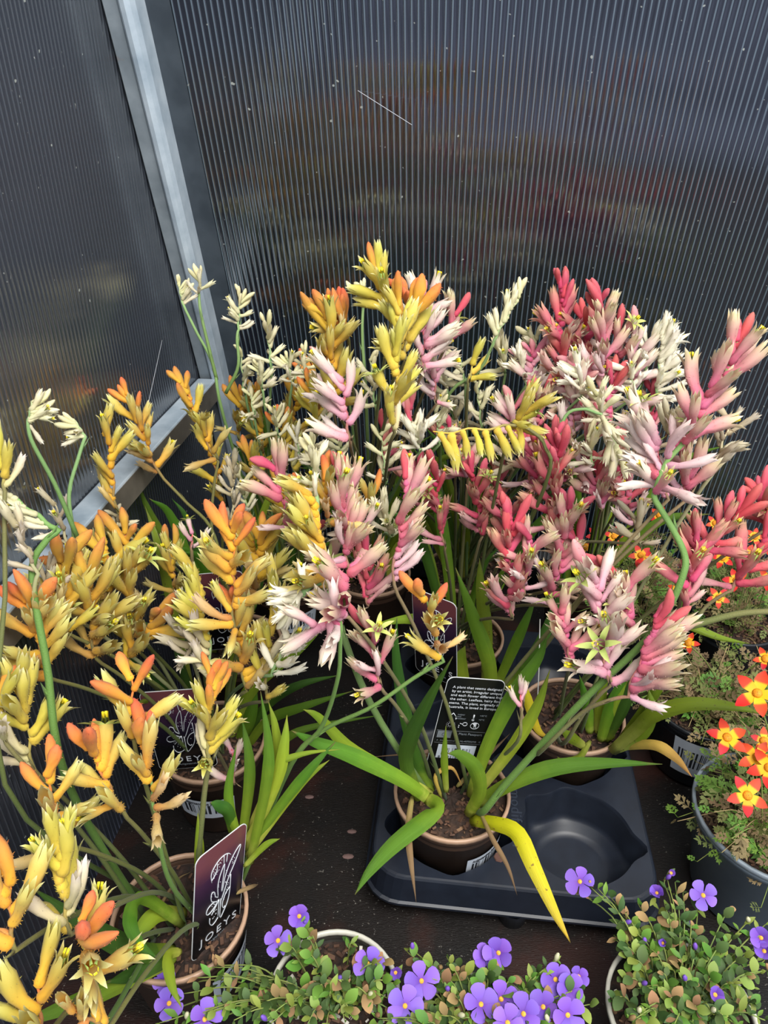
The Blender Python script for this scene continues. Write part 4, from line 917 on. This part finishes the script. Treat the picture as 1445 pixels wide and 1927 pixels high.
for pts, w, m in (([(470, 1625, .66), (500, 1480, .62), (505, 1400, .61), (490, 1300, .61)], .0105, 'green'), ([(465, 1600, .66), (520, 1470, .63), (535, 1400, .62), (540, 1345, .62)], .0115, 'lime'),
                  ([(465, 1600, .66), (540, 1500, .63), (590, 1440, .62), (632, 1395, .62)], .0095, 'green'), ([(460, 1630, .65), (500, 1590, .635), (527, 1578, .63)], .006, 'lime'),
                  ([(460, 1590, .66), (490, 1530, .64), (510, 1450, .63), (565, 1420, .62), (640, 1410, .62)], .008, 'lime'), ([(455, 1585, .66), (470, 1450, .64), (455, 1350, .64)], .0105, 'green'),
                  ([(440, 1570, .66), (430, 1530, .64), (410, 1515, .63), (395, 1510, .625)], .012, 'dark'), ([(465, 1610, .66), (560, 1480, .63), (620, 1430, .62)], .009, 'lime'), ([(470, 1560, .66), (520, 1440, .64), (518, 1370, .63), (505, 1320, .63)], .009, 'lime'), ([(455, 1600, .66), (430, 1500, .64), (445, 1400, .63)], .009, 'green'),
                  ([(372, 1660, .66), (375, 1600, .63), (372, 1530, .62)], .009, 'lime'),
                  ([(345, 1740, .65), (270, 1690, .60), (245, 1730, .575), (262, 1775, .565), (300, 1805, .56)], .0125, 'green'),
                  ([(340, 1790, .63), (318, 1800, .61), (322, 1850, .59), (342, 1897, .58)], .010, 'lime'),
                  ([(330, 1790, .64), (260, 1790, .60), (160, 1740, .56), (60, 1670, .54)], .018, 'dark'),
                  ([(320, 1810, .63), (210, 1860, .58), (110, 1900, .54), (20, 1935, .52)], .014, 'green'),
                  ([(330, 1800, .63), (260, 1830, .60), (200, 1850, .57)], .014, 'dark'),
                  ([(350, 1720, .66), (300, 1720, .63), (265, 1750, .61), (245, 1800, .60)], .015, 'lime'),
                  ([(420, 1690, .66), (470, 1670, .66), (486, 1664, .655)], .004, 'brown'), ([(300, 1760, .65), (290, 1730, .64), (330, 1660, .65), (360, 1640, .65)], .003, 'brown')):
    lf('A', pts, w, m)
for pts, w, m in (([(450, 1430, .87), (500, 1360, .82), (570, 1330, .78), (665, 1300, .75)], .012, 'green'), ([(440, 1420, .88), (500, 1330, .84), (560, 1290, .80), (640, 1270, .78)], .012, 'dark'),
                  ([(420, 1420, .88), (470, 1300, .82), (560, 1220, .78), (610, 1180, .76)], .018, 'lime'), ([(430, 1440, .88), (470, 1350, .84), (480, 1270, .82)], .016, 'green'),
                  ([(440, 1440, .88), (520, 1400, .82), (580, 1370, .80), (720, 1345, .78)], .01, 'green'), ([(420, 1430, .88), (440, 1340, .85), (420, 1250, .83)], .014, 'dark'),
                  ([(380, 1420, .88), (330, 1330, .82), (260, 1250, .78), (215, 1220, .76)], .012, 'dark'), ([(400, 1420, .88), (350, 1280, .82), (320, 1190, .80)], .010, 'dark')):
    lf('B', pts, w, m)
for pts, w, m in (([(440, 1200, .98), (310, 1010, .90), (275, 950, .875), (258, 905, .865)], .009, 'green'), ([(440, 1200, .98), (400, 1110, .93), (300, 1120, .87)], .014, 'dark'), ([(450, 1200, .98), (480, 1120, .95), (500, 1060, .93)], .015, 'dark')):
    lf('C', pts, w, m)
# leaves that fill the thicket at the back
rl = random.Random(12)
for key, n in (('C', 7), ('D', 9), ('G', 12), ('H', 12), ('I', 12), ('F', 6), ('B', 3)):
    root, zs = ROOTS[key]
    for k in range(n):
        q = rl.uniform(0, 2*pi); R = rl.uniform(.005, .03); p0 = root.location+V((R*cos(q), R*sin(q), zs-.004))
        ln = rl.uniform(.14, .30); out = rl.uniform(.03, .12)
        dx, dy = cos(q)*out, sin(q)*out
        if key in 'DGHI': dy = min(dy, .02)
        if key in 'CDB': dx = max(dx, -.03)
        lf(key, [p0, p0+V((dx*.3, dy*.3, ln*.45)), p0+V((dx*.7, dy*.7, ln*.8)), p0+V((dx*1.25, dy*1.25, ln*.92))], rl.uniform(.010, .017), rl.choice(['green', 'green', 'dark', 'lime', 'olive']))
# ------------------------------------------------------------------ tags
ft_bl = Pz(360, 1797, BZ+.105); ft_tl = P(362, 1640, .59); ft_tr = P(460, 1563, .632)
up_ = (ft_tl-ft_bl).normalized()
plant_tag('dark purple plant tag with white paw emblem, turned edgewise in the front left pot', ft_bl-up_*.012, ft_tr-ft_tl, up_, w=.055, h=(ft_tl-ft_bl).length+.022)
b_ = soil_pt('1'); cb = P(841, 1472, .785); tl, tr = P(800, 1272, .705), P(912, 1280, .712)
upb = ((tl+tr)*.5-cb).normalized()
plant_tag('black plant tag with small white text, symbols and barcode in front tray pot', cb-(tr-tl).normalized()*.0285-upb*.01, tr-tl, upb, w=.057, h=((tl+tr)*.5-cb).length+.010, back=True)
cb = P(352, 1432, .80); plant_tag('plant tag half hidden by yellow flowers above a stickered brown pot', cb-V((.031, 0, .014)), V((1, .1, 0)), V((0, -.12, 1)), w=.062, h=.128)
cb = P(432, 1210, .93); plant_tag('dark plant tag deep among stems of the gold kangaroo paws', cb-V((.030, 0, .012)), V((1, .15, 0)), V((0, -.1, 1)), w=.056, h=.125)
cb = P(818, 1245, .885); plant_tag('dark plant tag turned aside behind the orange flowers in the tray', cb-V((.022, 0, .012)), V((.75, -.5, 0)), V((-.05, -.1, 1)), w=.056, h=.13)
# ------------------------------------------------------------------ small bedding plants
PURPLE = leafy('violet_petal', [(0, (108, 62, 164)), (.35, (128, 86, 196)), (1, (140, 104, 208))], .55, .25, .10, .01)
EYE = plain('yellow_flower_eye', (226, 170, 60), .6)
EYE_W = plain('pale_throat', (206, 190, 150), .6)
RAY = leafy('orange_red_petal', [(0, (240, 176, 10)), (.40, (240, 176, 12)), (.48, (206, 56, 18)), (1, (186, 32, 16))], .55, .2, .08, .01)
DISC = plain('orange_flower_disc', (226, 150, 16), .7, c2=(190, 110, 10), scale=900)
SM_STEM = leafy('thin_green_stem', [(0, (92, 100, 52)), (1, (120, 136, 66))], .7, 0, .15, .02)
SM_DRY = leafy('thin_dry_stem', [(0, (130, 112, 72)), (1, (176, 156, 110))], .8, 0, .15, .02)
OVAL = [leafy('oval_leaf_a', [(0, (78, 112, 40)), (1, (108, 150, 56))], .55, .25, .2, .02), leafy('oval_leaf_b', [(0, (52, 72, 34)), (1, (76, 104, 50))], .6, .2, .2, .02),
        leafy('oval_leaf_c', [(0, (116, 134, 52)), (1, (142, 160, 78))], .6, .25, .15, .02), leafy('withered_leaf', [(0, (110, 88, 56)), (1, (160, 128, 88))], .8, .1, .2, .02)]
FERN = [leafy('fern_leaf_a', [(0, (84, 120, 42)), (1, (112, 156, 66))], .6, .25, .2, .02), leafy('fern_leaf_b', [(0, (98, 108, 56)), (1, (122, 130, 74))], .7, .2, .2, .02),
        leafy('fern_leaf_dry', [(0, (104, 88, 60)), (1, (136, 118, 84))], .8, .1, .25, .02)]
PALE_BUD = plain('pale_bud', (186, 184, 150), .6)
def blade(outline, bend, mats, name, fold=.15, th=.012):
    """thin leaf or petal of unit length along X, with a midrib fold and a bend"""
    m = len(outline); vs_, uv = [], []
    for dz in (0, -th):
        for (x, w_) in outline:
            z = -bend*x*x
            for s in (-1, 0, 1): vs_.append(V((x, s*w_, z+abs(s)*w_*fold+dz*(1-abs(s)*.8)))); uv.append((.5+.5*s, x))
    fs = []
    for b0, fl in ((0, False), (m*3, True)):
        for i in range(m-1):
            for s in range(2):
                f = (b0+i*3+s, b0+(i+1)*3+s, b0+(i+1)*3+s+1, b0+i*3+s+1); fs.append(f if not fl else f[::-1])
    return [mesh(name, vs_, fs, x, uv) for x in mats]
OV = blade([(0, .03), (.12, .16), (.35, .30), (.6, .33), (.75, .26), (.8, .24), (.92, .13), (1, .01)], .22, OVAL, 'leaf')
OV2 = blade([(0, .02), (.2, .10), (.45, .20), (.7, .18), (.9, .08), (1, .01)], .35, OVAL, 'leaf', .3)
PET = blade([(0, .10), (.25, .2), (.55, .40), (.8, .44), (.93, .32), (1, .12)], .12, [PURPLE], 'petal', .12, .02)[0]
RPET = blade([(0, .09), (.2, .19), (.5, .27), (.75, .21), (.92, .09), (1, .02)], .1, [RAY], 'petal', .15, .02)[0]
def frond(mat):
    mb = MB()
    def lobe(o, a, ln, w_):
        d = V((cos(a), sin(a), 0)); n_ = V((-sin(a), cos(a), 0)); z = V((0, 0, -.25*ln*ln))
        mb.add([o-n_*w_*.3, o+d*ln*.5-n_*w_+z*.3+V((0, 0, .02)), o+d*ln+z, o+d*ln*.5+n_*w_+z*.3+V((0, 0, .02)), o+n_*w_*.3], [(0, 1, 2, 3, 4)], [(0, o.x), (0, .5), (0, 1), (0, .5), (0, o.x)])
    mb.add([V((0, -.015, 0)), V((.8, -.01, -.16)), V((.8, .01, -.16)), V((0, .015, 0))], [(0, 1, 2, 3)])
    for x, ln in ((.28, .34), (.5, .36), (.72, .26)):
        for s in (-1, 1):
            o = V((x, 0, -.25*x*x)); lobe(o, s*.85, ln, .06); lobe(o+V((cos(s*.85), sin(s*.85), 0))*ln*.45, s*1.5, ln*.42, .045); lobe(o+V((cos(s*.85), sin(s*.85), 0))*ln*.45, s*.25, ln*.45, .045)
    lobe(V((.75, 0, -.14)), 0, .3, .06)
    return mb.mesh('leaf', mat)
FR = [frond(m) for m in FERN]
ra = random.Random(21)
def aim(o, me_loc, d, upv, sc):
    """place a unit piece that runs along X: X to d, Z near upv"""
    d = d.normalized(); z = upv-d*upv.dot(d); z = z.normalized() if z.length > 1e-3 else d.orthogonal().normalized(); y = z.cross(d)
    m = Matrix((d, y, z)).transposed().to_4x4(); m.translation = me_loc
    o.matrix_local = m @ Matrix.Diagonal((sc, sc, sc, 1))
def copy_piece(name, me, parent): o = bpy.data.objects.new(name, me); COL.objects.link(o); o.parent = parent; return o
cone = MB(); cone.lathe([(.0006, -.006), (.0012, -.003), (.0022, .0), (.0016, .0012), (.0002, .0018)], 8); EYEM = cone.mesh('flower_eye', EYE)
dm = MB(); dm.lathe([(.0008, -.008), (.0014, -.004), (.0034, -.001), (.0042, .0012), (.003, .003), (.0003, .0036)], 12); DISCM = dm.mesh('flower_disc', DISC)
def bloom(root, p, nrm, size, pet, eye, n=5, shut=0, tilt=.25):
    """one flower facing nrm; its petals are sub-parts"""
    f = copy_piece('flower', eye, root); nrm = nrm.normalized()
    m = orient(nrm, V((0, 0, 1))).to_4x4(); m.translation = p-root.location; f.matrix_local = m
    q0 = ra.uniform(0, 6.28)
    for k in range(n):
        q = q0+2*pi*k/n+ra.uniform(-.1, .1); a = tilt+shut+ra.uniform(-.1, .1)
        d = V((cos(q)*cos(a), sin(q)*cos(a), sin(a))); up = V((-cos(q)*sin(a), -sin(q)*sin(a), cos(a)))
        o = copy_piece('petal', pet, f); aim(o, V((cos(q)*.0008, sin(q)*.0008, 0)), d, up, size*ra.uniform(.92, 1.08))
    return f
def sprig(root, pts, leaves, size, lm, r=.0007, dry=.1, stem=None, whorl=2, mats=(0, 1, 1, 2)):
    org = root.location; q = spline(pts, 12); mb = MB(); mb.tube([p-org for p in q], [r*(1.2-.6*i/11) for i in range(12)], 5)
    so = put('stem', mb.mesh('stem', stem or SM_STEM), root)
    for i in range(leaves):
        s = .25+.75*(i//whorl)*whorl/max(1, leaves-1); s = min(1, s); x = s*11; a = min(10, int(x)); p = q[a].lerp(q[a+1], x-a); d = (q[a+1]-q[a]).normalized()
        ph = (i % whorl)*2*pi/whorl+(i//whorl)*1.5+ra.uniform(-.4, .4); o_ = d.orthogonal().normalized(); o_ = Matrix.Rotation(ph, 3, d) @ o_
        dirn = o_+d*ra.uniform(.2, .8)+V((0, 0, .25)); k = ra.choice(mats) if ra.random() > dry else len(lm)-1
        me = lm[k]; o = copy_piece('leaf', me, root); aim(o, p-org, dirn, V((0, 0, 1))+(VIEW-p).normalized()*.6+V((ra.uniform(-.5, .5), ra.uniform(-.5, .5), 0)), size*ra.uniform(.5, 1.2)*(1.15-.35*s))
def pl(px, py, z): return Pz(px, py, BZ+z)
def bacopa(label, xy, r, h, flowers, ends, rim=POT_WHITE, fill=16, spreadx=(0, 0)):
    root = thing('potted_bacopa', label, 'plant', (xy[0], xy[1], BZ+.0005), 'purple bedding plants along the front of the bench')
    pot(root, r, h, POT_FRONT, rim, None, perlite=True, soil_drop=.014)
    top = root.location+V((0, 0, h-.016))
    def from_pot(e):
        d = e-top; d.z = 0; d = d.normalized() if d.length > 1e-4 else V((1, 0, 0)); k = min(.7*r, (V((e.x, e.y, 0))-V((top.x, top.y, 0))).length*.7)
        s = top+d*k*ra.uniform(.1, .9); m_ = s.lerp(e, .55)+V((0, 0, .018)); return [s, m_, e]
    for (px, py, z) in ends:
        e = pl(px, py, z); sprig(root, from_pot(e), 11, .0128, OV if ra.random() < .7 else OV2, dry=.12)
    for k in range(fill):
        q, R = ra.uniform(0, 6.28), ra.uniform(.2, 1.25)*r; e = top+V((R*cos(q)+ra.uniform(*spreadx), R*sin(q), ra.uniform(.008, .035)))
        sprig(root, from_pot(e), 11, .0105, OV if ra.random() < .5 else OV2, dry=.16)
    for (px, py, z, sz, shut) in flowers:
        p = pl(px, py, z); n_ = (VIEW-p).normalized()*1.0+V((ra.uniform(-.35, .35), ra.uniform(-.5, .1), ra.uniform(.0, .5)))
        bloom(root, p, n_, sz, PET, EYEM, 5, shut)
        b0 = p-n_.normalized()*.012-V((0, 0, .012)); sprig(root, [from_pot(b0)[0], b0.lerp(top, .35)+V((0, 0, .02)), b0, p-n_.normalized()*.004], 6, .011, OV2, dry=.1)
    for (px, py, z) in ends[::3]:
        p = pl(px+ra.uniform(-18, 18), py-10, z+.006); bm2 = MB(); bm2.lathe([(.0004, -.006), (.0016, -.003), (.0021, 0), (.0013, .003), (.0002, .0042)], 8)
        o_ = put('bud', bm2.mesh('bud', ra.choice([PALE_BUD, PALE_BUD, OVAL[3], PURPLE])), root, p-root.location); o_.rotation_euler = (ra.uniform(-.5, .5), ra.uniform(-.5, .5), 0)
        sprig(root, [from_pot(p)[0], p.lerp(top, .4)+V((0, 0, .016)), p-V((0, 0, .005))], 5, .0095, OV2, dry=.15)
    return root
fz = .105
bacopa('purple bacopa with a pale pot rim showing compost and white perlite behind its leaves', (-.042, .338), .055, .088,
       [(523, 1770, .115, .0115, 0), (563, 1724, .125, .0105, .5), (693, 1813, .11, .0125, 0), (744, 1830, .105, .008, .9), (385, 1918, .11, .0135, .1), (318, 1888, .10, .012, .1), (312, 1845, .10, .010, .3)],
       [(568, 1745, .12), (575, 1790, .11), (540, 1780, .11), (400, 1820, .11), (372, 1840, .11), (345, 1870, .10), (430, 1845, .10), (470, 1850, .10), (500, 1880, .10), (550, 1900, .11), (600, 1860, .11), (620, 1880, .11),
        (650, 1850, .11), (720, 1810, .11), (740, 1850, .11), (700, 1880, .11), (660, 1910, .11), (580, 1925, .12), (510, 1925, .12), (440, 1920, .12), (400, 1905, .11), (350, 1920, .11), (300, 1925, .11), (470, 1900, .11)], fill=8)
bacopa('bushy purple bacopa in front of the black tray, the one with most open flowers', (.078, .300), .055, .088,
       [(793, 1846, .115, .0145, 0), (762, 1893, .115, .0140, 0), (938, 1793, .12, .0135, .3), (912, 1800, .115, .010, .4), (943, 1880, .12, .0135, 0), (905, 1890, .12, .0130, .1), (985, 1908, .125, .0135, .1), (1045, 1843, .12, .0125, .1), (1072, 1862, .12, .0115, .3), (1022, 1895, .12, .012, .3), (1068, 1910, .125, .013, .1), (1088, 1838, .115, .009, .4), (955, 1925, .13, .012, .1)],
       [(765, 1790, .11), (840, 1800, .11), (875, 1830, .11), (815, 1830, .11), (920, 1820, .12), (960, 1840, .12), (850, 1870, .12), (900, 1850, .12), (830, 1910, .12), (880, 1920, .12), (990, 1860, .12), (1010, 1830, .12), (1040, 1810, .12), (1090, 1860, .12), (1110, 1890, .12), (720, 1920, .11), (800, 1925, .12), (930, 1910, .12), (1040, 1925, .12)], fill=26)
bacopa('trailing purple bacopa in front of the grey pot, one sprig over the tray corner', (.245, .325), .06, .088,
       [(1091, 1659, .125, .0125, 0), (1236, 1681, .125, .010, 1.0), (1323, 1685, .125, .0115, 0), (1290, 1735, .115, .006, 1.1), (1345, 1872, .12, .008, .8), (1432, 1765, .115, .010, .6), (1438, 1790, .11, .009, .6), (1262, 1643, .13, .005, 1.1), (1248, 1775, .115, .006, 1.1)],
       [(1125, 1672, .12), (1150, 1690, .115), (1170, 1720, .11), (1185, 1745, .11), (1200, 1700, .115), (1250, 1700, .12), (1270, 1660, .125), (1285, 1680, .12), (1300, 1720, .115), (1310, 1750, .11), (1260, 1730, .115), (1230, 1750, .11), (1210, 1780, .11), (1180, 1800, .11), (1170, 1840, .11),
        (1200, 1860, .11), (1240, 1830, .11), (1280, 1800, .115), (1320, 1790, .115), (1360, 1770, .115), (1370, 1710, .12), (1400, 1740, .115), (1440, 1740, .11), (1400, 1800, .115), (1430, 1830, .115), (1380, 1850, .12), (1340, 1840, .12), (1300, 1850, .12), (1260, 1880, .12), (1310, 1900, .12), (1360, 1910, .125), (1420, 1890, .125), (1440, 1920, .13), (1210, 1910, .12), (1150, 1880, .11), (1160, 1770, .11), (1190, 1925, .12), (1270, 1925, .13)], fill=30)
# --- bidens
def bidens(label, xy, z, r, h, flowers, body=POT_GREY, rim=RIM_GREY, n=60, hgt=.06, wide=1.5, mats=(0, 1, 1, 2), size=.026, sticker=None, soilflat=False):
    root = thing('potted_bidens', label, 'plant', (xy[0], xy[1], z), 'bidens on the right of the bench')
    pot(root, r, h, body, rim, sticker, soil_drop=.012)
    top = root.location+V((0, 0, h-.014))
    for k in range(n):
        q, R = ra.uniform(0, 6.28), sqrt(ra.random())*wide*r; e = top+V((R*cos(q), R*sin(q), ra.uniform(.2, 1)*hgt*(1.15-.5*R/(wide*r))-(.02 if R > r*1.15 else 0)))
        s = top+V((cos(q)*r*.5*ra.random(), sin(q)*r*.5*ra.random(), 0)); dryst = ra.random() < .5
        sprig(root, [s, s.lerp(e, .5)+V((0, 0, .015)), e], 7, size, FR, .0006, dry=.2, stem=SM_DRY if dryst else SM_STEM, whorl=2, mats=mats)
    for (px, py, t, sz) in flowers:
        p = P(px, py, t); n_ = (VIEW-p).normalized()+V((ra.uniform(-.25, .25), ra.uniform(-.3, .1), ra.uniform(.2, .6)))
        bloom(root, p, n_, sz, RPET, DISCM, 5, 0, .12)
        mb = MB(); s = top+V((ra.uniform(-.5, .5)*r, ra.uniform(-.5, .5)*r, 0)); st = spline([s, s.lerp(p, .6)+V((0, 0, .01)), p-n_.normalized()*.006], 8)
        mb.tube([v-root.location for v in st], .0008, 5); put('stem', mb.mesh('stem', SM_STEM), root)
    return root
bidens('orange and red bidens in the large grey pot beside the black tray', (.392, .492), BZ+.0005, .079, .118,
       [(1425, 1305, .64, .0205), (1368, 1388, .68, .0180), (1406, 1497, .66, .0185), (1425, 1425, .68, .0165), (1447, 1445, .665, .018), (1437, 1395, .69, .012)], n=64, hgt=.07, wide=1.22, mats=(0, 0, 1, 2))
bidens('bidens in a dark pot with a label strip, behind the large grey pot', (.392, .668), BZ+.0005, .066, .10, [(1295, 1210, .83, .0115), (1440, 1240, .80, .012)], body=POT_DARK, rim=POT_DARK, n=50, hgt=.075, mats=(1, 1, 0, 2, 2), sticker=(radians(-140), radians(-95), .025, .085))
rows = [(.36, .865, [(1205, 1045, 1.02, .016), (1222, 1057, 1.0, .016), (1360, 1050, .98, .015), (1275, 1110, .97, .013), (1155, 1010, 1.04, .014)]),
        (.50, .84, [(1405, 1045, .98, .016), (1385, 1092, .96, .015), (1352, 1125, .95, .014), (1445, 1090, .95, .014), (1420, 1010, 1.0, .013)]),
        (.40, 1.0-.06, [(1120, 1008, 1.12, .013), (1170, 1010, 1.1, .012), (1240, 970, 1.1, .013), (1100, 1030, 1.1, .013)]), (.52, .98-.06, [(1345, 985, 1.08, .013), (1440, 1030, 1.04, .013), (1300, 1010, 1.06, .012)])]
names = ['bidens behind the coral kangaroo paw stems, many red flowers', 'bidens by the right edge with red flowers close under coral spikes', 'bidens against the back wall behind the pale pink spikes', 'bidens against the back wall in the far right corner']
for (x, y, fl_), nm in zip(rows, names):
    bidens(nm, (x, y), BZ+.0005, .058, .09, fl_, body=POT_DARK, rim=POT_DARK, n=34, hgt=.085, wide=1.45, mats=(0, 1, 1, 2), size=.024)
# ------------------------------------------------------------------ small loose things
CHIPB = plain('brown_bark_flake', (96, 66, 56), .85)
cf = MB(); c0 = T(.128, .03, TZ+.0005); cf.tube([c0, c0+V((.0, 0, .0012))], [.006, .0052], 7)
fk = put('bark_flake', cf.mesh('bark_flake', CHIPB, False)); fk['label'] = 'brown bark flake lying on the tray edge beside the raised lettering'; fk['category'] = 'bark'
for (px, py, s_), lb in zip(((655, 1612, .007), (662, 1565, .006), (582, 1500, .006)), ('flat pinkish flake on the wet bench left of the tray', 'small pale flake on the wet bench beside the tray corner', 'small pale scrap on the bench below the leaf tips')):
    p = Pz(px, py, BZ); m_ = MB(); m_.lathe([(.0003, .0), (s_, .0), (s_*.9, .0008), (.0003, .001)], 8)
    for v in m_.v: v.y *= .5
    f_ = put('bark_flake', m_.mesh('bark_flake', plain('pink_flake', (112, 88, 84), .85)), None, p); f_['label'] = lb; f_['category'] = 'bark'
WEB = plain('spider_silk', (196, 200, 206), .4)
wb = MB()
for pts in (((398, 64, .80), (470, 74, .81), (530, 84, .81), (660, 162, .80), (775, 235, .78)), ((300, 118, .80), (370, 100, .80), (530, 84, .81)), ((330, 100, .80), (340, 110, .80))):
    wb.tube([P(*p) for p in pts], .00022, 4)
o = put('spider_thread', wb.mesh('spider_thread', WEB)); o['label'] = 'fine spider threads strung across the dark back sheet'; o['category'] = 'spider web'
wb = MB(); wb.tube([P(305, 640, .86), P(292, 700, .84), P(270, 800, .80)], .0002, 4)
o = put('spider_thread', wb.mesh('spider_thread', WEB)); o['label'] = 'single spider thread hanging in front of the left wall above the rail'; o['category'] = 'spider web'
cn = MB(); cn.tube([P(1016, 1165, .80), P(1014, 1260, .79), P(1010, 1345, .785)], .0006, 5)
o = put('support_stick', cn.mesh('support_stick', plain('pale_stick', (200, 200, 196), .5))); o['label'] = 'thin white stick upright between the two tray plants'; o['category'] = 'stick'
